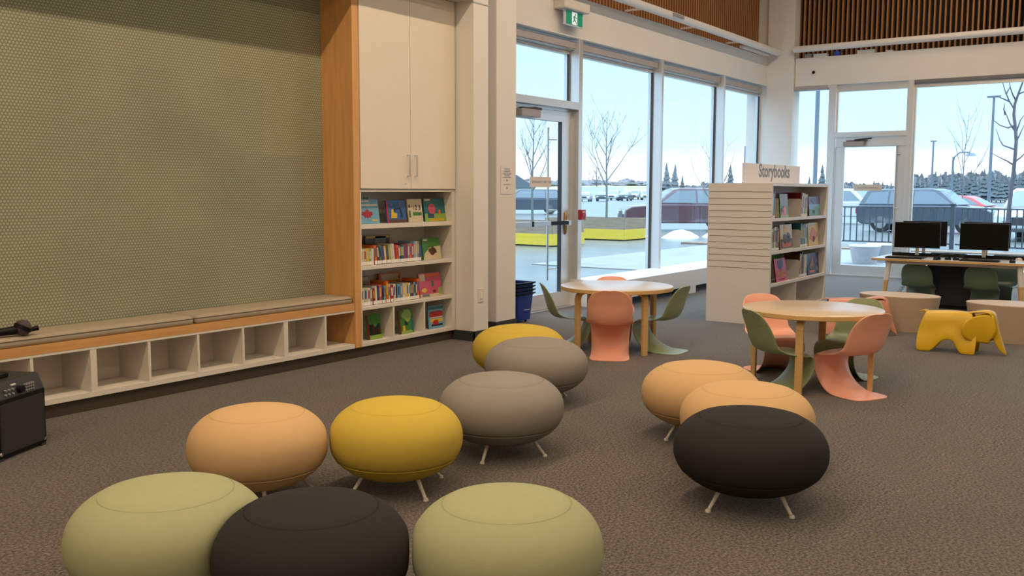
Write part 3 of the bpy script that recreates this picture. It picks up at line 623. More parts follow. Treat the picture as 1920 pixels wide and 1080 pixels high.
book_face('s7', 'crimson picture book reading WORLD in yellow on the third shelf', (10.60, fy-.03, .462), .36, .27, .012, 'darkred', tilt=9, art=[('r', 'pink', (0, 0, 1, 1)), ('p', 'navy', blob(.5, .78, .3, 12, 17)), ('c', 'red', (.5, .52, .1)), ('t', 'yellow', (.1, .24, .3, 'WORLD')), ('r', 'brown', (.2, .08, .8, .14))], group=GS)
book_face('s8', 'wide dark green and brown picture book at the back of the third shelf', (10.92, fy+.2, .462), .45, .29, .012, 'green', tilt=0, art=[('r', 'brown', (.05, .0, .95, .78))], group=GS)
fsrow(11.46, 11.74, .46, [('brown', 8, .29, 0), ('yellow', 9, .28, 0), ('black', 10, .3, 0), ('grey', 10, .27, 0), ('white', 14, .27, 0), ('lightblue', 9, .27, 0)], 'third shelf past the book end')
book_face('s9', 'dark navy picture book with orange lights on the third shelf', (11.78, fy, .462), .44, .27, .012, 'navy', tilt=4, art=[('p', 'orange', [(.3, .4), (.42, .9), (.54, .4)]), ('p', 'brown', blob(.4, .45, .3, 10, 18)), ('r', 'orange', (.15, .1, .6, .2)), ('p', 'purple', blob(.75, .6, .2, 9, 19)), ('c', 'grey', (.82, .25, .07))], group=GS)
# Storybooks sign
t = empty('shelf_sign', (0, 0, 0), label='cream sign reading Storybooks on top of the freestanding bookcase', cat='sign')
MB().box(10.388, 12.30, 4.157, 4.170, BH+.004, 1.822).build('sign_board', mat('sign_board', (.72, .68, .65), .5, var=.01), t, bevel=.002)
MB().box(10.9, 11.9, 4.10, 4.22, BH, BH+.004).build('sign_foot', M_metalw, t)
text('sign_lettering', 'Storybooks', .215, mat('sign_grey', (.17, .17, .165), .5), t, (10.86, 4.1565, 1.672), ROT_Y, .0008, sx=1.06, bold=.005)

# ================================================================ POUFS
PF = dict(black=(.026, .023, .024), peach=(.58, .39, .20), yellow=(.54, .405, .065), grey=(.265, .25, .225), green=(.345, .37, .215))
def pouf(x, y, r, c, label, clips=(), rot=0., zb=.052, zt=.465):
    root = empty('pouf', (x, y, 0), 0, label=label, cat='pouf', group='%s round poufs' % c)
    mt = fabric('pouf_'+c, PF[c]); zc = (zb+zt)/2; hh = (zt-zb)/2
    prof = []
    seam_r = .67*r
    N = 44
    for i in range(N+1):
        ph = -PI/2+PI*i/N; s_, c_ = math.sin(ph), math.cos(ph)
        n_ = 2.25 if s_ > 0 else 2.1
        rr = r*abs(c_)**(2/n_); zz = zc+hh*math.copysign(abs(s_)**(2/n_), s_)
        if s_ > 0 and rr < seam_r: break
        prof.append((rr, zz))
    # lower seam groove about a third up
    prof2 = []
    for (rr, zz) in prof:
        prof2.append((rr, zz))
    t_ = (seam_r/r)**(2.25/2); zs_ = zc+hh*(math.sqrt(1-t_*t_))**(2/2.25)
    prof2.append((seam_r+.0012, zs_)); prof2.append((seam_r-.0005, zs_-.003))
    zl = zc-.45*hh; 
    out = []
    for j, (rr, zz) in enumerate(prof2):
        out.append((rr, zz))
        if j+1 < len(prof2) and zz < zl <= prof2[j+1][1]:
            f_ = (zl-zz)/(prof2[j+1][1]-zz); rm = rr+(prof2[j+1][0]-rr)*f_
            out += [(rm, zl-.003), (rm-.0025, zl), (rm, zl+.003)]
    def squash(vs):
        res = []
        for v in vs:
            X, Y, Z = v
            for (nx, ny, d) in clips:       # keep nx*X+ny*Y <= d, with a soft contact edge
                q = nx*X+ny*Y-d
                if q > -.012:
                    q2 = -.012+.012*(1-math.exp(-(q+.012)/.012))
                    X -= nx*(q-q2); Y -= ny*(q-q2)
            res.append((X, Y, Z))
        return res
    m = MB().lathe(out, n=72)
    NP = len(out); m.v = [(v[0]*.9955, v[1]*.9955, v[2]) if (i_//NP) % 18 == 5 else v for i_, v in enumerate(m.v)]
    m.v = squash(m.v)
    # low hand-stitched meridian seams are shallow dents
    m.build('cushion_body', mt, root, smooth=True, angle=70)
    top = [(seam_r-.0005, zs_-.003), (seam_r-.002, zs_)]
    for i in range(7):
        a = i/6.; rr = (seam_r-.005)*(1-a); top.append((rr, zs_+.001+(zt+.004-zs_)*(1-(rr/seam_r)**2)*.75))
    top[-1] = (0, top[-1][1])
    m = MB().lathe(top, n=72); m.v = squash(m.v); m.build('seat_panel', mt, root, smooth=True, angle=70)
    for k in range(4):
        a = rot+PI/4+k*PI/2; c_, s_ = math.cos(a), math.sin(a)
        l = MB().tube([(.19*c_, .19*s_, .10), (.262*c_, .262*s_, .012)], [.011, .0085], 10).build('leg', M_leg, root, smooth=True)
        MB().lathe([(0, 0), (.014, 0), (.014, .008), (.009, .014), (0, .014)], (.268*c_, .268*s_, 0), 12).build('foot', M_leg, l, smooth=True)
    return root
def pair(p, q):      # contact plane between two touching poufs, in local coordinates of each
    d = Vector((q[0]-p[0], q[1]-p[1])); L = d.length; d.normalize(); a = L*p[2]/(p[2]+q[2])
    return (d.x, d.y, a-.002), (-d.x, -d.y, L-a-.002)
P8 = (3.007, 3.645, .336); P7 = (3.516, 3.204, .336); P9 = (2.01, 2.942, .35); P10 = (2.193, 2.389, .338); P11 = (2.624, 1.879, .337)
c78 = pair(P7, P8); c910 = pair(P9, P10); c1011 = pair(P10, P11)
pouf(*P9, 'green', 'pale green pouf at the lower left corner, touching the black pouf', [c910[0]], .3)
pouf(*P10, 'black', 'black pouf in the foreground between two pale green poufs', [c910[1], c1011[0]], .1)
pouf(*P11, 'green', 'pale green pouf in the foreground, to the right of the black pouf', [c1011[1]], .7)
pouf(*P8, 'peach', 'peach pouf pressed against the left side of a yellow pouf', [c78[1]], .2)
pouf(*P7, 'yellow', 'yellow pouf touching the peach pouf in the middle of the floor', [c78[0]], .5)
pouf(4.371, 3.169, .361, 'grey', 'grey pouf nearer the camera, right behind the yellow and peach pair', rot=-.56+PI/2)
P5 = (5.591, 3.747, .371); P4 = (6.072, 4.231, .37); c45 = pair(P4, P5)
pouf(*P5, 'grey', 'grey pouf farther back, in front of the far yellow pouf', [c45[1]], rot=.45)
pouf(*P4, 'yellow', 'yellow pouf farthest back, near the cream wall end', [c45[0]], rot=.2)
P2 = (4.943, 1.921, .363); P3 = (5.401, 2.394, .368); P1 = (4.342, 1.666, .366); c12 = pair(P1, P2); c23 = pair(P2, P3)
pouf(*P3, 'peach', 'peach pouf at the back of the right hand row of three', [c23[1]], rot=.35)
pouf(*P2, 'peach', 'peach pouf in the middle of the right hand row, behind the black one', [c12[1], c23[0]], rot=.1)
pouf(*P1, 'black', 'black pouf on visible splayed legs in front of two peach poufs', [c12[0]], rot=.40)

# ================================================================ TABLES
def round_table(x, y, r, a0, label):
    root = empty('round_table', (x, y, 0), 0, label=label, cat='table', group='round wooden tables')
    MB().lathe([(0, .610), (r-.006, .610), (r-.002, .6085), (r, .605)], n=72).build('table_surface', M_top, root, smooth=True, angle=30)
    MB().lathe([(0, .572), (r-.004, .572), (r, .576), (r, .605), (r-.01, .6085), (0, .609)], n=72).build('table_edge', M_birch, root, smooth=True, angle=30)
    for k in range(4):
        a = R(a0)+k*PI/2; c_, s_ = math.cos(a), math.sin(a); rl = .44
        # bent L leg: horizontal tongue under the top, curved knee, straight shaft
        path = [(rl-.20, .560), (rl-.06, .560), (rl-.03, .553), (rl-.008, .535), (rl, .50), (rl, .3), (rl, 0)]
        hw = [.027]*7; th = [.010, .012, .016, .019, .020, .019, .017]
        rows = []
        for i, (d_, z_) in enumerate(path):
            p0 = path[max(i-1, 0)]; p1 = path[min(i+1, 6)]; tx, tz = p1[0]-p0[0], p1[1]-p0[1]; L_ = math.hypot(tx, tz); nx, nz = -tz/L_, tx/L_
            ring = []
            for sgn_n, sgn_w in ((1, 1), (1, -1), (-1, -1), (-1, 1)):
                dd = d_+nx*th[i]*sgn_n; zz = z_+nz*th[i]*sgn_n; ww = hw[i]*sgn_w
                if i == 6: zz = 0
                ring.append((dd*c_-ww*s_, dd*s_+ww*c_, zz))
            ring.append(ring[0]); rows.append(ring)
        m = MB().grid(rows); m.add(rows[0][:4], [(0, 1, 2, 3)]); m.add(rows[-1][:4], [(3, 2, 1, 0)])
        m.build('leg', M_birch, root, bevel=.003)
    return root
round_table(7.93, 4.40, .531, 245, 'round wooden children table near the exit door, shining in daylight')
round_table(7.29, 2.33, .523, 187, 'round wooden children table nearer the camera, right of the room')

# ================================================================ S-CURVE CHAIRS
def catmull(P_, n):
    out = []
    for i in range(len(P_)-1):
        p0 = P_[max(i-1, 0)]; p1 = P_[i]; p2 = P_[i+1]; p3 = P_[min(i+2, len(P_)-1)]
        for k in range(n):
            t = k/n; out.append(tuple(.5*((2*b)+(-a+c)*t+(2*a-5*b+4*c-d)*t*t+(-a+3*b-3*c+d)*t**3) for a, b, c, d in zip(p0, p1, p2, p3)))
    out.append(tuple(P_[-1])); return out
# x, z, half width, flange depth (along the sitter-side normal), flange power
CH = [(-.224, .620, .030, .002), (-.221, .616, .072, .005), (-.214, .602, .110, .010), (-.203, .575, .140, .018), (-.190, .535, .160, .027), (-.175, .49, .171, .035), (-.160, .43, .176, .045), (-.142, .37, .174, .052),
      (-.112, .322, .176, .050), (-.06, .302, .186, .034), (.00, .302, .186, .010), (.07, .308, .180, -.012), (.13, .312, .172, -.026), (.172, .303, .166, -.020), (.192, .275, .160, .000),
      (.188, .235, .158, .024), (.166, .185, .153, .044), (.125, .13, .150, .056), (.06, .075, .150, .060), (-.02, .036, .155, .048), (-.10, .014, .156, .026), (-.165, .005, .143, .010), (-.200, .003, .112, .002), (-.214, .003, .060, .001)]
def chair(x, y, az, m, label, group, s=1.06):
    root = empty('childrens_chair', (x, y, 0), az, label=label, cat='chair', group=group)
    if s not in chair.__dict__.setdefault('cache', {}):
        pts = catmull(CH, 3); rows = []
        for i, (cx, cz, hw, fl) in enumerate(pts):
            a = pts[max(i-1, 0)]; b_ = pts[min(i+1, len(pts)-1)]; tx, tz = b_[0]-a[0], b_[1]-a[1]; L_ = math.hypot(tx, tz) or 1; nx, nz = -tz/L_, tx/L_
            rr = []
            for j in range(17):
                v = -1+2*j/16.; e_ = abs(v)**3.2; d_ = fl*e_
                wv = v*hw
                px, pz = cx+nx*d_, cz+nz*d_
                rr.append((px*s, wv*s*1.09, max(pz*s*.955, .0035)))
            rows.append(rr)
        mb = MB().grid(rows); o = mb.build('chair_shell', m, root, smooth=True, angle=180)
        md = o.modifiers.new('thickness', 'SOLIDIFY'); md.thickness = .010; md.offset = 0
        md = o.modifiers.new('round', 'SUBSURF'); md.levels = 1; md.render_levels = 1
        chair.chair_mesh = o.data
        o.data.materials.clear(); o.data.materials.append(m)
        chair.cache[s] = o
    else:
        o = chair.cache[s].copy(); o.data = chair.cache[s].data.copy(); o.data.materials[0] = m; COL.objects.link(o); o.parent = root; o.name = 'chair_shell'
    return root
M_cpink = mat('chair_salmon', (.88, .43, .31), .38, var=.02, scale=4)
M_cgreen = mat('chair_sage', (.25, .31, .175), .38, var=.02, scale=4)
M_cgreen2 = mat('chair_deep_green', (.15, .215, .155), .36, var=.02, scale=4)
def seat(cx, cy, ang, dist, m, label, group, turn=0.):
    """chair whose back stands at angle ang (deg) and distance dist from (cx,cy), facing that centre"""
    a = R(ang); bx, by = cx+dist*math.cos(a), cy+dist*math.sin(a); f = a+PI+R(turn)
    return chair(bx+.23*math.cos(f), by+.23*math.sin(f), f, m, label, group)
g1 = 'small S shaped chairs'
seat(7.93, 4.40, 204, .69, M_cpink, 'salmon pink S shaped chair seen from behind at the table by the exit door', g1, 4)
seat(7.93, 4.40, 33, .74, M_cpink, 'salmon pink S shaped chair on the window side of the table by the exit door', g1)
seat(7.93, 4.40, -76, .66, M_cgreen, 'sage green S shaped chair on the right of the table by the exit door', g1, -12)
seat(7.93, 4.40, 123, .72, M_cgreen, 'sage green S shaped chair on the left of the table by the exit door', g1, 8)
seat(7.29, 2.33, 248, .60, M_cpink, 'salmon pink S shaped chair at the right front of the nearer round table', g1, -6)
seat(7.29, 2.33, 151, .62, M_cgreen, 'sage green S shaped chair at the left front of the nearer round table', g1, -12)
seat(7.29, 2.33, 48, .86, M_cpink, 'salmon pink S shaped chair behind the nearer round table', g1)
seat(7.29, 2.33, -16, .76, M_cgreen, 'sage green S shaped chair behind the nearer round table, at its right', g1)
g2 = 'deep green chairs at the computer desk'
chair(13.0, 2.80, R(0), M_cgreen2, 'deep green S shaped chair seen from behind, under the left computer', g2, 1.0)
chair(13.0, 2.06, R(0), M_cgreen2, 'deep green S shaped chair seen from behind, under the right computer', g2, 1.0)
chair(13.85, 2.70, R(180), M_cgreen2, 'deep green S shaped chair on the far side of the desk, left one', g2, 1.0)
chair(13.85, 1.98, R(180), M_cgreen2, 'deep green S shaped chair on the far side of the desk, right one', g2, 1.0)

# ================================================================ OVAL BENCHES
M_bench = mat('tan_laminate', (.47, .37, .27), .5, var=.02)
M_bencht = mat('tan_bench_top', (.60, .49, .39), .45, var=.02)
for (bx, by, lab) in ((10.94, 2.55, 'tan oval bench standing left of the yellow elephant, beside the desk'), (10.74, 1.42, 'tan oval bench behind the head of the yellow elephant')):
    o = empty('oval_bench', (bx, by, 0), label=lab, cat='bench', group='tan oval benches')
    MB().lathe([(0, .0), (.86, 0), (1.0, .365), (0, .365)], n=64, ax=.27, ay=.42).build('bench_body', M_bench, o, smooth=True, angle=30)
    MB().lathe([(0, .366), (1.0, .366), (1.005, .378), (.99, .382), (0, .382)], n=64, ax=.27, ay=.42).build('seat_top', M_bencht, o, smooth=True, angle=30)

# ================================================================ ELEPHANTS
def elephant(loc, az, m, md, label):
    """local +x is the way the head points, z up; two curved shells"""
    root = empty('toy_elephant_stool', loc, az, label=label, cat='toy elephant', group='plastic elephant stools')
    NU, NV = 34, 21; rows = []
    def sstep(a, b, x): x = min(1, max(0, (x-a)/(b-a))); return x*x*(3-2*x)
    for i in range(NU+1):
        u = i/NU
        # bottom edge: rear foot, arch, front foot
        if u < .22: zb = .0+.012*max(0, (.05-u)/.05)
        elif u < .58: zb = .125*math.sin(PI/2*sstep(.20, .58, u))
        else: zb = .125*(1-sstep(.58, .78, u))
        zb = max(zb, 0)
        rr = []
        for j in range(NV):
            v = -1+2*j/(NV-1); s_ = abs(v)
            top_z = .372+.012*math.cos((u-.6)*3)
            # from the spine out and down
            if s_ < .34: k = s_/.34; yy = .078*k; zz = top_z-.012*k**3; dn = 0
            else:
                dn = (s_-.34)/.66; yy = .078+.022*min(1, dn*4)+.055*sstep(.25, 1, dn)*(.6+.4*abs(2*u-1)); zz = (top_z-.012)*(1-dn)+zb*dn
            hz = 1-min(1, max(0, zz/top_z))
            xr = -.345-.075*math.sin(min(1, hz*1.15)*PI/2)+.02*hz*hz          # slanted rump
            xf = .055+.03*math.sin(hz*PI)+.045*hz
            rr.append((xr+(xf-xr)*u, math.copysign(yy, v), zz))
        rows.append(rr)
    o = MB().grid(rows).build('body_shell', m, root, smooth=True, angle=180)
    q = o.modifiers.new('thickness', 'SOLIDIFY'); q.thickness = .009; q.offset = 0
    q = o.modifiers.new('round', 'SUBSURF'); q.levels = 1; q.render_levels = 1
    # tail: little upturned lip at the rump
    rows = []
    for k in range(7):
        a = k/6.; rows.append([(-.335-.085*a, (.05-.034*a)*t_, .374+.008*math.sin(a*PI)-.016*a*a) for t_ in (-1, -.5, 0, .5, 1)])
    o = MB().grid(rows).build('tail', m, root, smooth=True, angle=180); q = o.modifiers.new('thickness', 'SOLIDIFY'); q.thickness = .008
    # head: neck strip, rounded forehead, face and trunk down to the floor
    prof = [(.02, .378, .050, .002), (.08, .392, .060, .004), (.15, .405, .070, .010), (.205, .402, .072, .022), (.236, .382, .070, .040), (.252, .34, .066, .060), (.268, .27, .058, .072), (.285, .20, .050, .070), (.300, .15, .046, .056), (.318, .10, .042, .050), (.333, .055, .036, .034), (.342, .028, .030, .012), (.345, .006, .020, .004)]
    pts = catmull(prof, 3); rows = []
    for i, (cx, cz, hw, fl) in enumerate(pts):
        rr = []
        a = pts[max(i-1, 0)]; b_ = pts[min(i+1, len(pts)-1)]; tx, tz = b_[0]-a[0], b_[1]-a[1]; L_ = math.hypot(tx, tz) or 1; nx, nz = tz/L_, -tx/L_
        for j in range(13):
            v = -1+2*j/12.; s_ = abs(v); k = max(0, (s_-.5)/.5)
            rr.append((cx+nx*fl*k, math.copysign(min(s_, .5)/.5*hw*.82+hw*.18*min(1, k*1.5), v), cz+nz*fl*k))
        rows.append(rr)
    o = MB().grid(rows).build('head_and_trunk', m, root, smooth=True, angle=180)
    q = o.modifiers.new('thickness', 'SOLIDIFY'); q.thickness = .009; q.offset = 0
    q = o.modifiers.new('round', 'SUBSURF'); q.levels = 1; q.render_levels = 1
    # ears: rounded flaps joined to the face, bowed outwards to the rear
    out = [(.236, .368), (.17, .375), (.10, .362), (.035, .335), (-.005, .285), (-.018, .225), (.0, .17), (.04, .14), (.10, .122), (.16, .112), (.205, .112), (.215, .14), (.24, .17), (.262, .23), (.252, .30)]
    for sg in (1, -1):
        cx_, cz_ = .13, .245; rows = []; n = 40
        cl = catmull(out+[out[0]], 3)
        for k in range(8):
            f_ = k/7.; rr = []
            for (px, pz) in cl:
                X = cx_+(px-cx_)*f_; Z = cz_+(pz-cz_)*f_
                Y = .066+.088*(1-sstep(-.03, .22, X))+.012*math.sin((Z-.11)/.26*PI)
                rr.append((X, sg*Y, Z))
            rows.append(rr)
        o = MB().grid(rows).build('ear', m, root, smooth=True, angle=180)
        q = o.modifiers.new('thickness', 'SOLIDIFY'); q.thickness = .008; q.offset = 0
        e_ = MB().lathe([(0, 0), (.006, 0), (.005, .003), (0, .004)], n=12).build('eye', md, o, smooth=True)
        e_.location = (.238, sg*.0745, .255); e_.rotation_euler = (-sg*PI/2, 0, 0)
    for sg in (1, -1):
        o = MB().lathe([(0, 0), (.011, 0), (.010, .002), (0, .003)], n=16).build('tusk_hole', md, root); o.location = (.232, sg*.070, .152); o.rotation_euler = (-sg*PI/2, 0, 0)
    o = MB().prism([(-.05*math.cos(k/8*PI)-0+.0, .018*math.sin(k/8*PI)) for k in range(9)], (.075, 0, .0), (1, 0, 0), (0, 0, 1), (0, 1, 0), .0).build if False else None
    return root
M_ey = mat('elephant_yellow', (.66, .41, .006), .38, var=.02, scale=4)
M_ep = mat('elephant_pink', (.66, .30, .21), .38, var=.02, scale=4)
M_hole = mat('dark_brown', (.05, .03, .01), .7)
e1 = elephant((9.70, 1.655, 0), R(-88), M_ey, M_hole, 'bright yellow plastic elephant stool standing on the open carpet')
e2 = elephant((10.28, 2.76, 0), R(-68), M_ep, M_hole, 'pink plastic elephant stool partly behind the nearer round table')

# ================================================================ COMPUTER DESK
DX0, DX1, DY0, DY1, DZ = 12.60, 13.95, 1.45, 3.30, .66
t = empty('computer_desk', (0, 0, 0), label='long computer desk with white top and tapered wooden legs', cat='desk')
MB().box(DX0, DX1, DY0, DY1, DZ-.004, DZ).build('desk_surface', mat('desk_white', (.76, .72, .66), .25, var=.01, coat=.2), t)
MB().box(DX0, DX1, DY0, DY1, DZ-.030, DZ-.004).build('desk_edge', M_birch, t, bevel=.002)
MB().box(DX0+.1, DX1-.1, DY0+.15, DY1-.15, DZ-.07, DZ-.03).build('under_frame', M_metalw, t)
for (lx, ly, sx_, sy_) in ((DX0+.08, DY1-.20, -1, 1), (DX1-.08, DY1-.20, 1, 1), (DX0+.08, DY0+.16, -1, -1), (DX1-.08, DY0+.16, 1, -1)):
    top = Vector((lx, ly, DZ-.03)); bot = Vector((lx+.05*sx_, ly+.05*sy_, 0)); mid = top.lerp(bot, .40)
    l = MB().tube([top, mid], [.034, .031], 12).build('leg', M_metalw, t, smooth=True)
    MB().tube([mid, bot], [.031, .021], 12).build('leg_wood', M_birch, l, smooth=True)
MB().box(13.20, 13.34, 2.0, 2.75, .04, .62).build('cable_bin', mat('bin_navy', (.012, .013, .022), .6), t, bevel=.01)
MB().box(13.22, 13.32, 2.05, 2.7, 0, .045).build('bin_base', M_black, t)
MB().box(13.24, 13.27, 1.52, 3.2, DZ+.001, DZ+.045).build('desk_divider', M_black, t)
cs = empty('cable_spine', (13.35, 3.10, 0), label='white jointed cable spine curving down under the desk', cat='cable spine')
m = MB()
for k in range(22):
    a = k/21.; p = Vector((.0, .16*math.cos(a*PI*.9)-.1, .01+.60*a)); m.obox(p, (1, 0, 0), (0, math.cos(.3*a), 0), (0, 0, 1), .028, .022, .010)
m.build('segments', M_white, cs); MB().tube([(0, .16*math.cos(k/12*PI*.9)-.1, .01+.6*k/12) for k in range(13)], .008, 8).build('cable', M_white, cs)
def monitor(x, y, az, label):
    o = empty('monitor', (x, y, DZ), az, label=label, cat='monitor', group='black computer monitors')
    MB().box(-.015, .022, -.275, .275, .125, .452).build('screen_housing', M_black, o, bevel=.005)
    MB().box(-.017, -.015, -.265, .265, .14, .443).build('screen', mat('screen_off', (.004, .004, .004), .35, spec=.15), o)
    MB().box(.022, .04, -.022, .022, .03, .28).build('stand_neck', M_alu, o, bevel=.004)
    MB().box(-.07, .10, -.11, .11, .0, .012).build('stand_base', M_dgrey, o, bevel=.005)
    return o
monitor(12.98, 2.84, 0, 'black monitor facing the room on the left of the desk')
monitor(12.98, 2.06, 0, 'black monitor facing the room on the right of the desk')
monitor(13.55, 2.87, PI, 'black monitor facing the far windows, behind the left one')
monitor(13.55, 2.12, PI, 'black monitor facing the far windows, behind the right one')
def keyboard(x, y, az, lab):
    o = empty('keyboard', (x, y, DZ), az, label=lab, cat='keyboard', group='black keyboards')
    MB().box(-.07, .07, -.22, .22, 0, .018).build('key_base', M_black, o, bevel=.004)
    m = MB()
    for i in range(5):
        for j in range(15): m.box(-.06+i*.024, -.041+i*.024, -.21+j*.028, -.187+j*.028, .018, .024)
    m.build('keys', mat('key_grey', (.03, .03, .032), .5), o)
keyboard(12.74, 2.93, 0, 'black keyboard in front of the left monitor')
keyboard(12.74, 2.06, 0, 'black keyboard in front of the right monitor')
keyboard(13.82, 2.62, 0, 'black keyboard behind the left monitors')
keyboard(13.82, 1.85, 0, 'black keyboard behind the right monitors')
def mouse(x, y, m, lab, s=1.):
    o = empty('computer_mouse', (x, y, DZ), label=lab, cat='mouse', group='computer mice')
    MB().lathe([(0, 0), (.98, 0), (1, .012), (.9, .024), (.6, .034), (0, .038)], n=24, ax=.055*s, ay=.034*s).build('shell', m, o, smooth=True)
    MB().box(.012, .03, -.004, .004, .034, .038).build('wheel', M_dgrey, o)
mouse(12.72, 2.55, M_black, 'black mouse to the right of the left keyboard')
mouse(12.72, 1.70, M_black, 'black mouse to the right of the right keyboard')
mouse(13.5, 3.17, M_black, 'black mouse near the left end of the desk')
mouse(13.3, 1.70, mat('mouse_white', (.75, .70, .72), .3), 'large white mouse behind the right monitor', 1.6)
def headset(x, y, az, lab):
    o = empty('headphones', (x, y, DZ), az, label=lab, cat='headphones', group='black headphones')
    MB().tube([(0, .10*math.cos(PI*k/14)*1.0, .012+.055*math.sin(PI*k/14)) for k in range(15)], .010, 8).build('headband', M_black, o, smooth=True)
    for sg in (-1, 1):
        q = MB().lathe([(0, 0), (.036, 0), (.04, .012), (.034, .028), (0, .03)], n=20).build('ear_cup', M_black, o, smooth=True); q.location = (0, sg*.105, .0)
headset(12.78, 2.44, .3, 'black headphones lying between the two monitors, nearer the left one')
headset(12.80, 2.33, -.2, 'black headphones lying between the two monitors, nearer the right one')

# ================================================================ SPEAKER AND BASKETS
sp = empty('portable_speaker', (2.69, 5.466, 0), R(26), label='black portable speaker with control panel at the left edge, by the bench', cat='speaker')
wS, dS, hS = .42, .30, .50
def rprism(x0, x1, y0, y1, z0, z1, r=.03, n=5):
    pts = []
    for cx, cz, a0 in ((x1-r, z1-r, 0), (x0+r, z1-r, 90), (x0+r, z0+r, 180), (x1-r, z0+r, 270)):
        for k in range(n+1): a = R(a0+90*k/n); pts.append((cx+r*math.cos(a), cz+r*math.sin(a)))
    return MB().prism(pts, (0, y0, 0), (1, 0, 0), (0, 0, 1), (0, 1, 0), y1-y0)
rprism(-.21, .21, -.12, .20, .012, .345, .012).build('cabinet', M_black, sp, bevel=.008)
rprism(-.185, .185, -.128, -.12, .035, .315, .02).build('grille', mat('speaker_mesh', (.02, .018, .018), .7, bump=.6, bscale=500), sp)
m = MB().prism([(-.12, .34), (-.085, .425), (-.07, .432), (.17, .432), (.20, .40), (.20, .34)], (-.205, 0, 0), (0, 1, 0), (0, 0, 1), (1, 0, 0), .41)
cp = m.build('control_panel', mat('panel_dark', (.025, .025, .028), .5), sp, bevel=.004)
def onpanel(mb, x, s_): return mb
for k, (xx, zz) in enumerate(((-.12, .36), (-.09, .36), (-.06, .36), (-.12, .385), (-.09, .385), (-.06, .385))):
    MB().tube([(xx, -.122, zz), (xx, -.104-.005, zz)], .006, 8).build('control_button', M_grey, cp)
MB().tube([(.0, -.135, .372), (.0, -.10, .372)], .02, 14).build('volume_knob', M_black, cp)
m = MB()
for a_ in range(4):
    for b_ in range(3): m.box(.05+a_*.02, .062+a_*.02, -.118, -.10, .352+b_*.016, .360+b_*.016)
m.build('key_pad', M_grey, cp)
MB().box(-.05, -.015, -.101, -.08, .40, .408).build('indicator_label', M_white, cp)
MB().box(-.06, .04, -.02, .06, .432, .462).build('top_latch', M_black, sp, bevel=.008)
for sg in (-1, 1):
    MB().lathe([(0, -.02), (.035, -.02), (.04, 0), (.035, .02), (0, .02)], n=18).build('wheel', M_black, sp, smooth=True).location = (sg*.17, .17, .04)
for xx in (-.18, .18): MB().box(xx-.02, xx+.02, -.12, -.08, 0, .014).build('rubber_foot', M_dgrey, sp)
for xx in (-.185, .185): MB().lathe([(0, 0), (.012, 0), (.01, .004), (0, .005)], n=10).build('corner_screw', M_alu, sp).matrix_local = Matrix.Translation((xx, -.121, .04)) @ Matrix.Rotation(PI/2, 4, 'X')
MB().tube([(-.14, .12, .43), (-.14, .12, .66)], .011, 10).build('telescopic_pole', M_black, sp, smooth=True)
MB().tube([(-.20, .12, .665), (-.10, .12, .665)], .018, 10).build('pull_grip', M_black, sp, smooth=True)
# microphone in its clip, resting on the grip and reaching over the bench
mc = empty('microphone', (2.64, 5.43, .735), R(20), label='black handheld microphone with round head beside the speaker handle', cat='microphone')
mc.location = (2.83, 6.12, .592); mc.rotation_euler = (0, 0, R(-12))
MB().tube([(0, 0, 0), (.22, 0, .012), (.27, 0, .016)], [.02, .026, .03], 14).build('handle', M_black, mc, smooth=True)
m = MB().lathe([(0, -.05), (.03, -.045), (.046, -.02), (.05, .0), (.046, .022), (.03, .044), (0, .05)], n=20).build('mesh_head', mat('mic_head', (.075, .055, .06), .5, bump=.5, bscale=400), mc, smooth=True); m.location = (.31, 0, .028)
m = MB().lathe([(.050, -.012), (.056, -.010), (.056, .010), (.050, .012)], n=20).build('head_ring', M_black, mc, smooth=True); m.location = (.31, 0, .028); m.rotation_euler = (0, .5, 0)
m = MB().tube([(.35, 0, .01), (.40, 0, .018)], [.014, .017], 12).build('end_cap', M_black, mc, smooth=True)

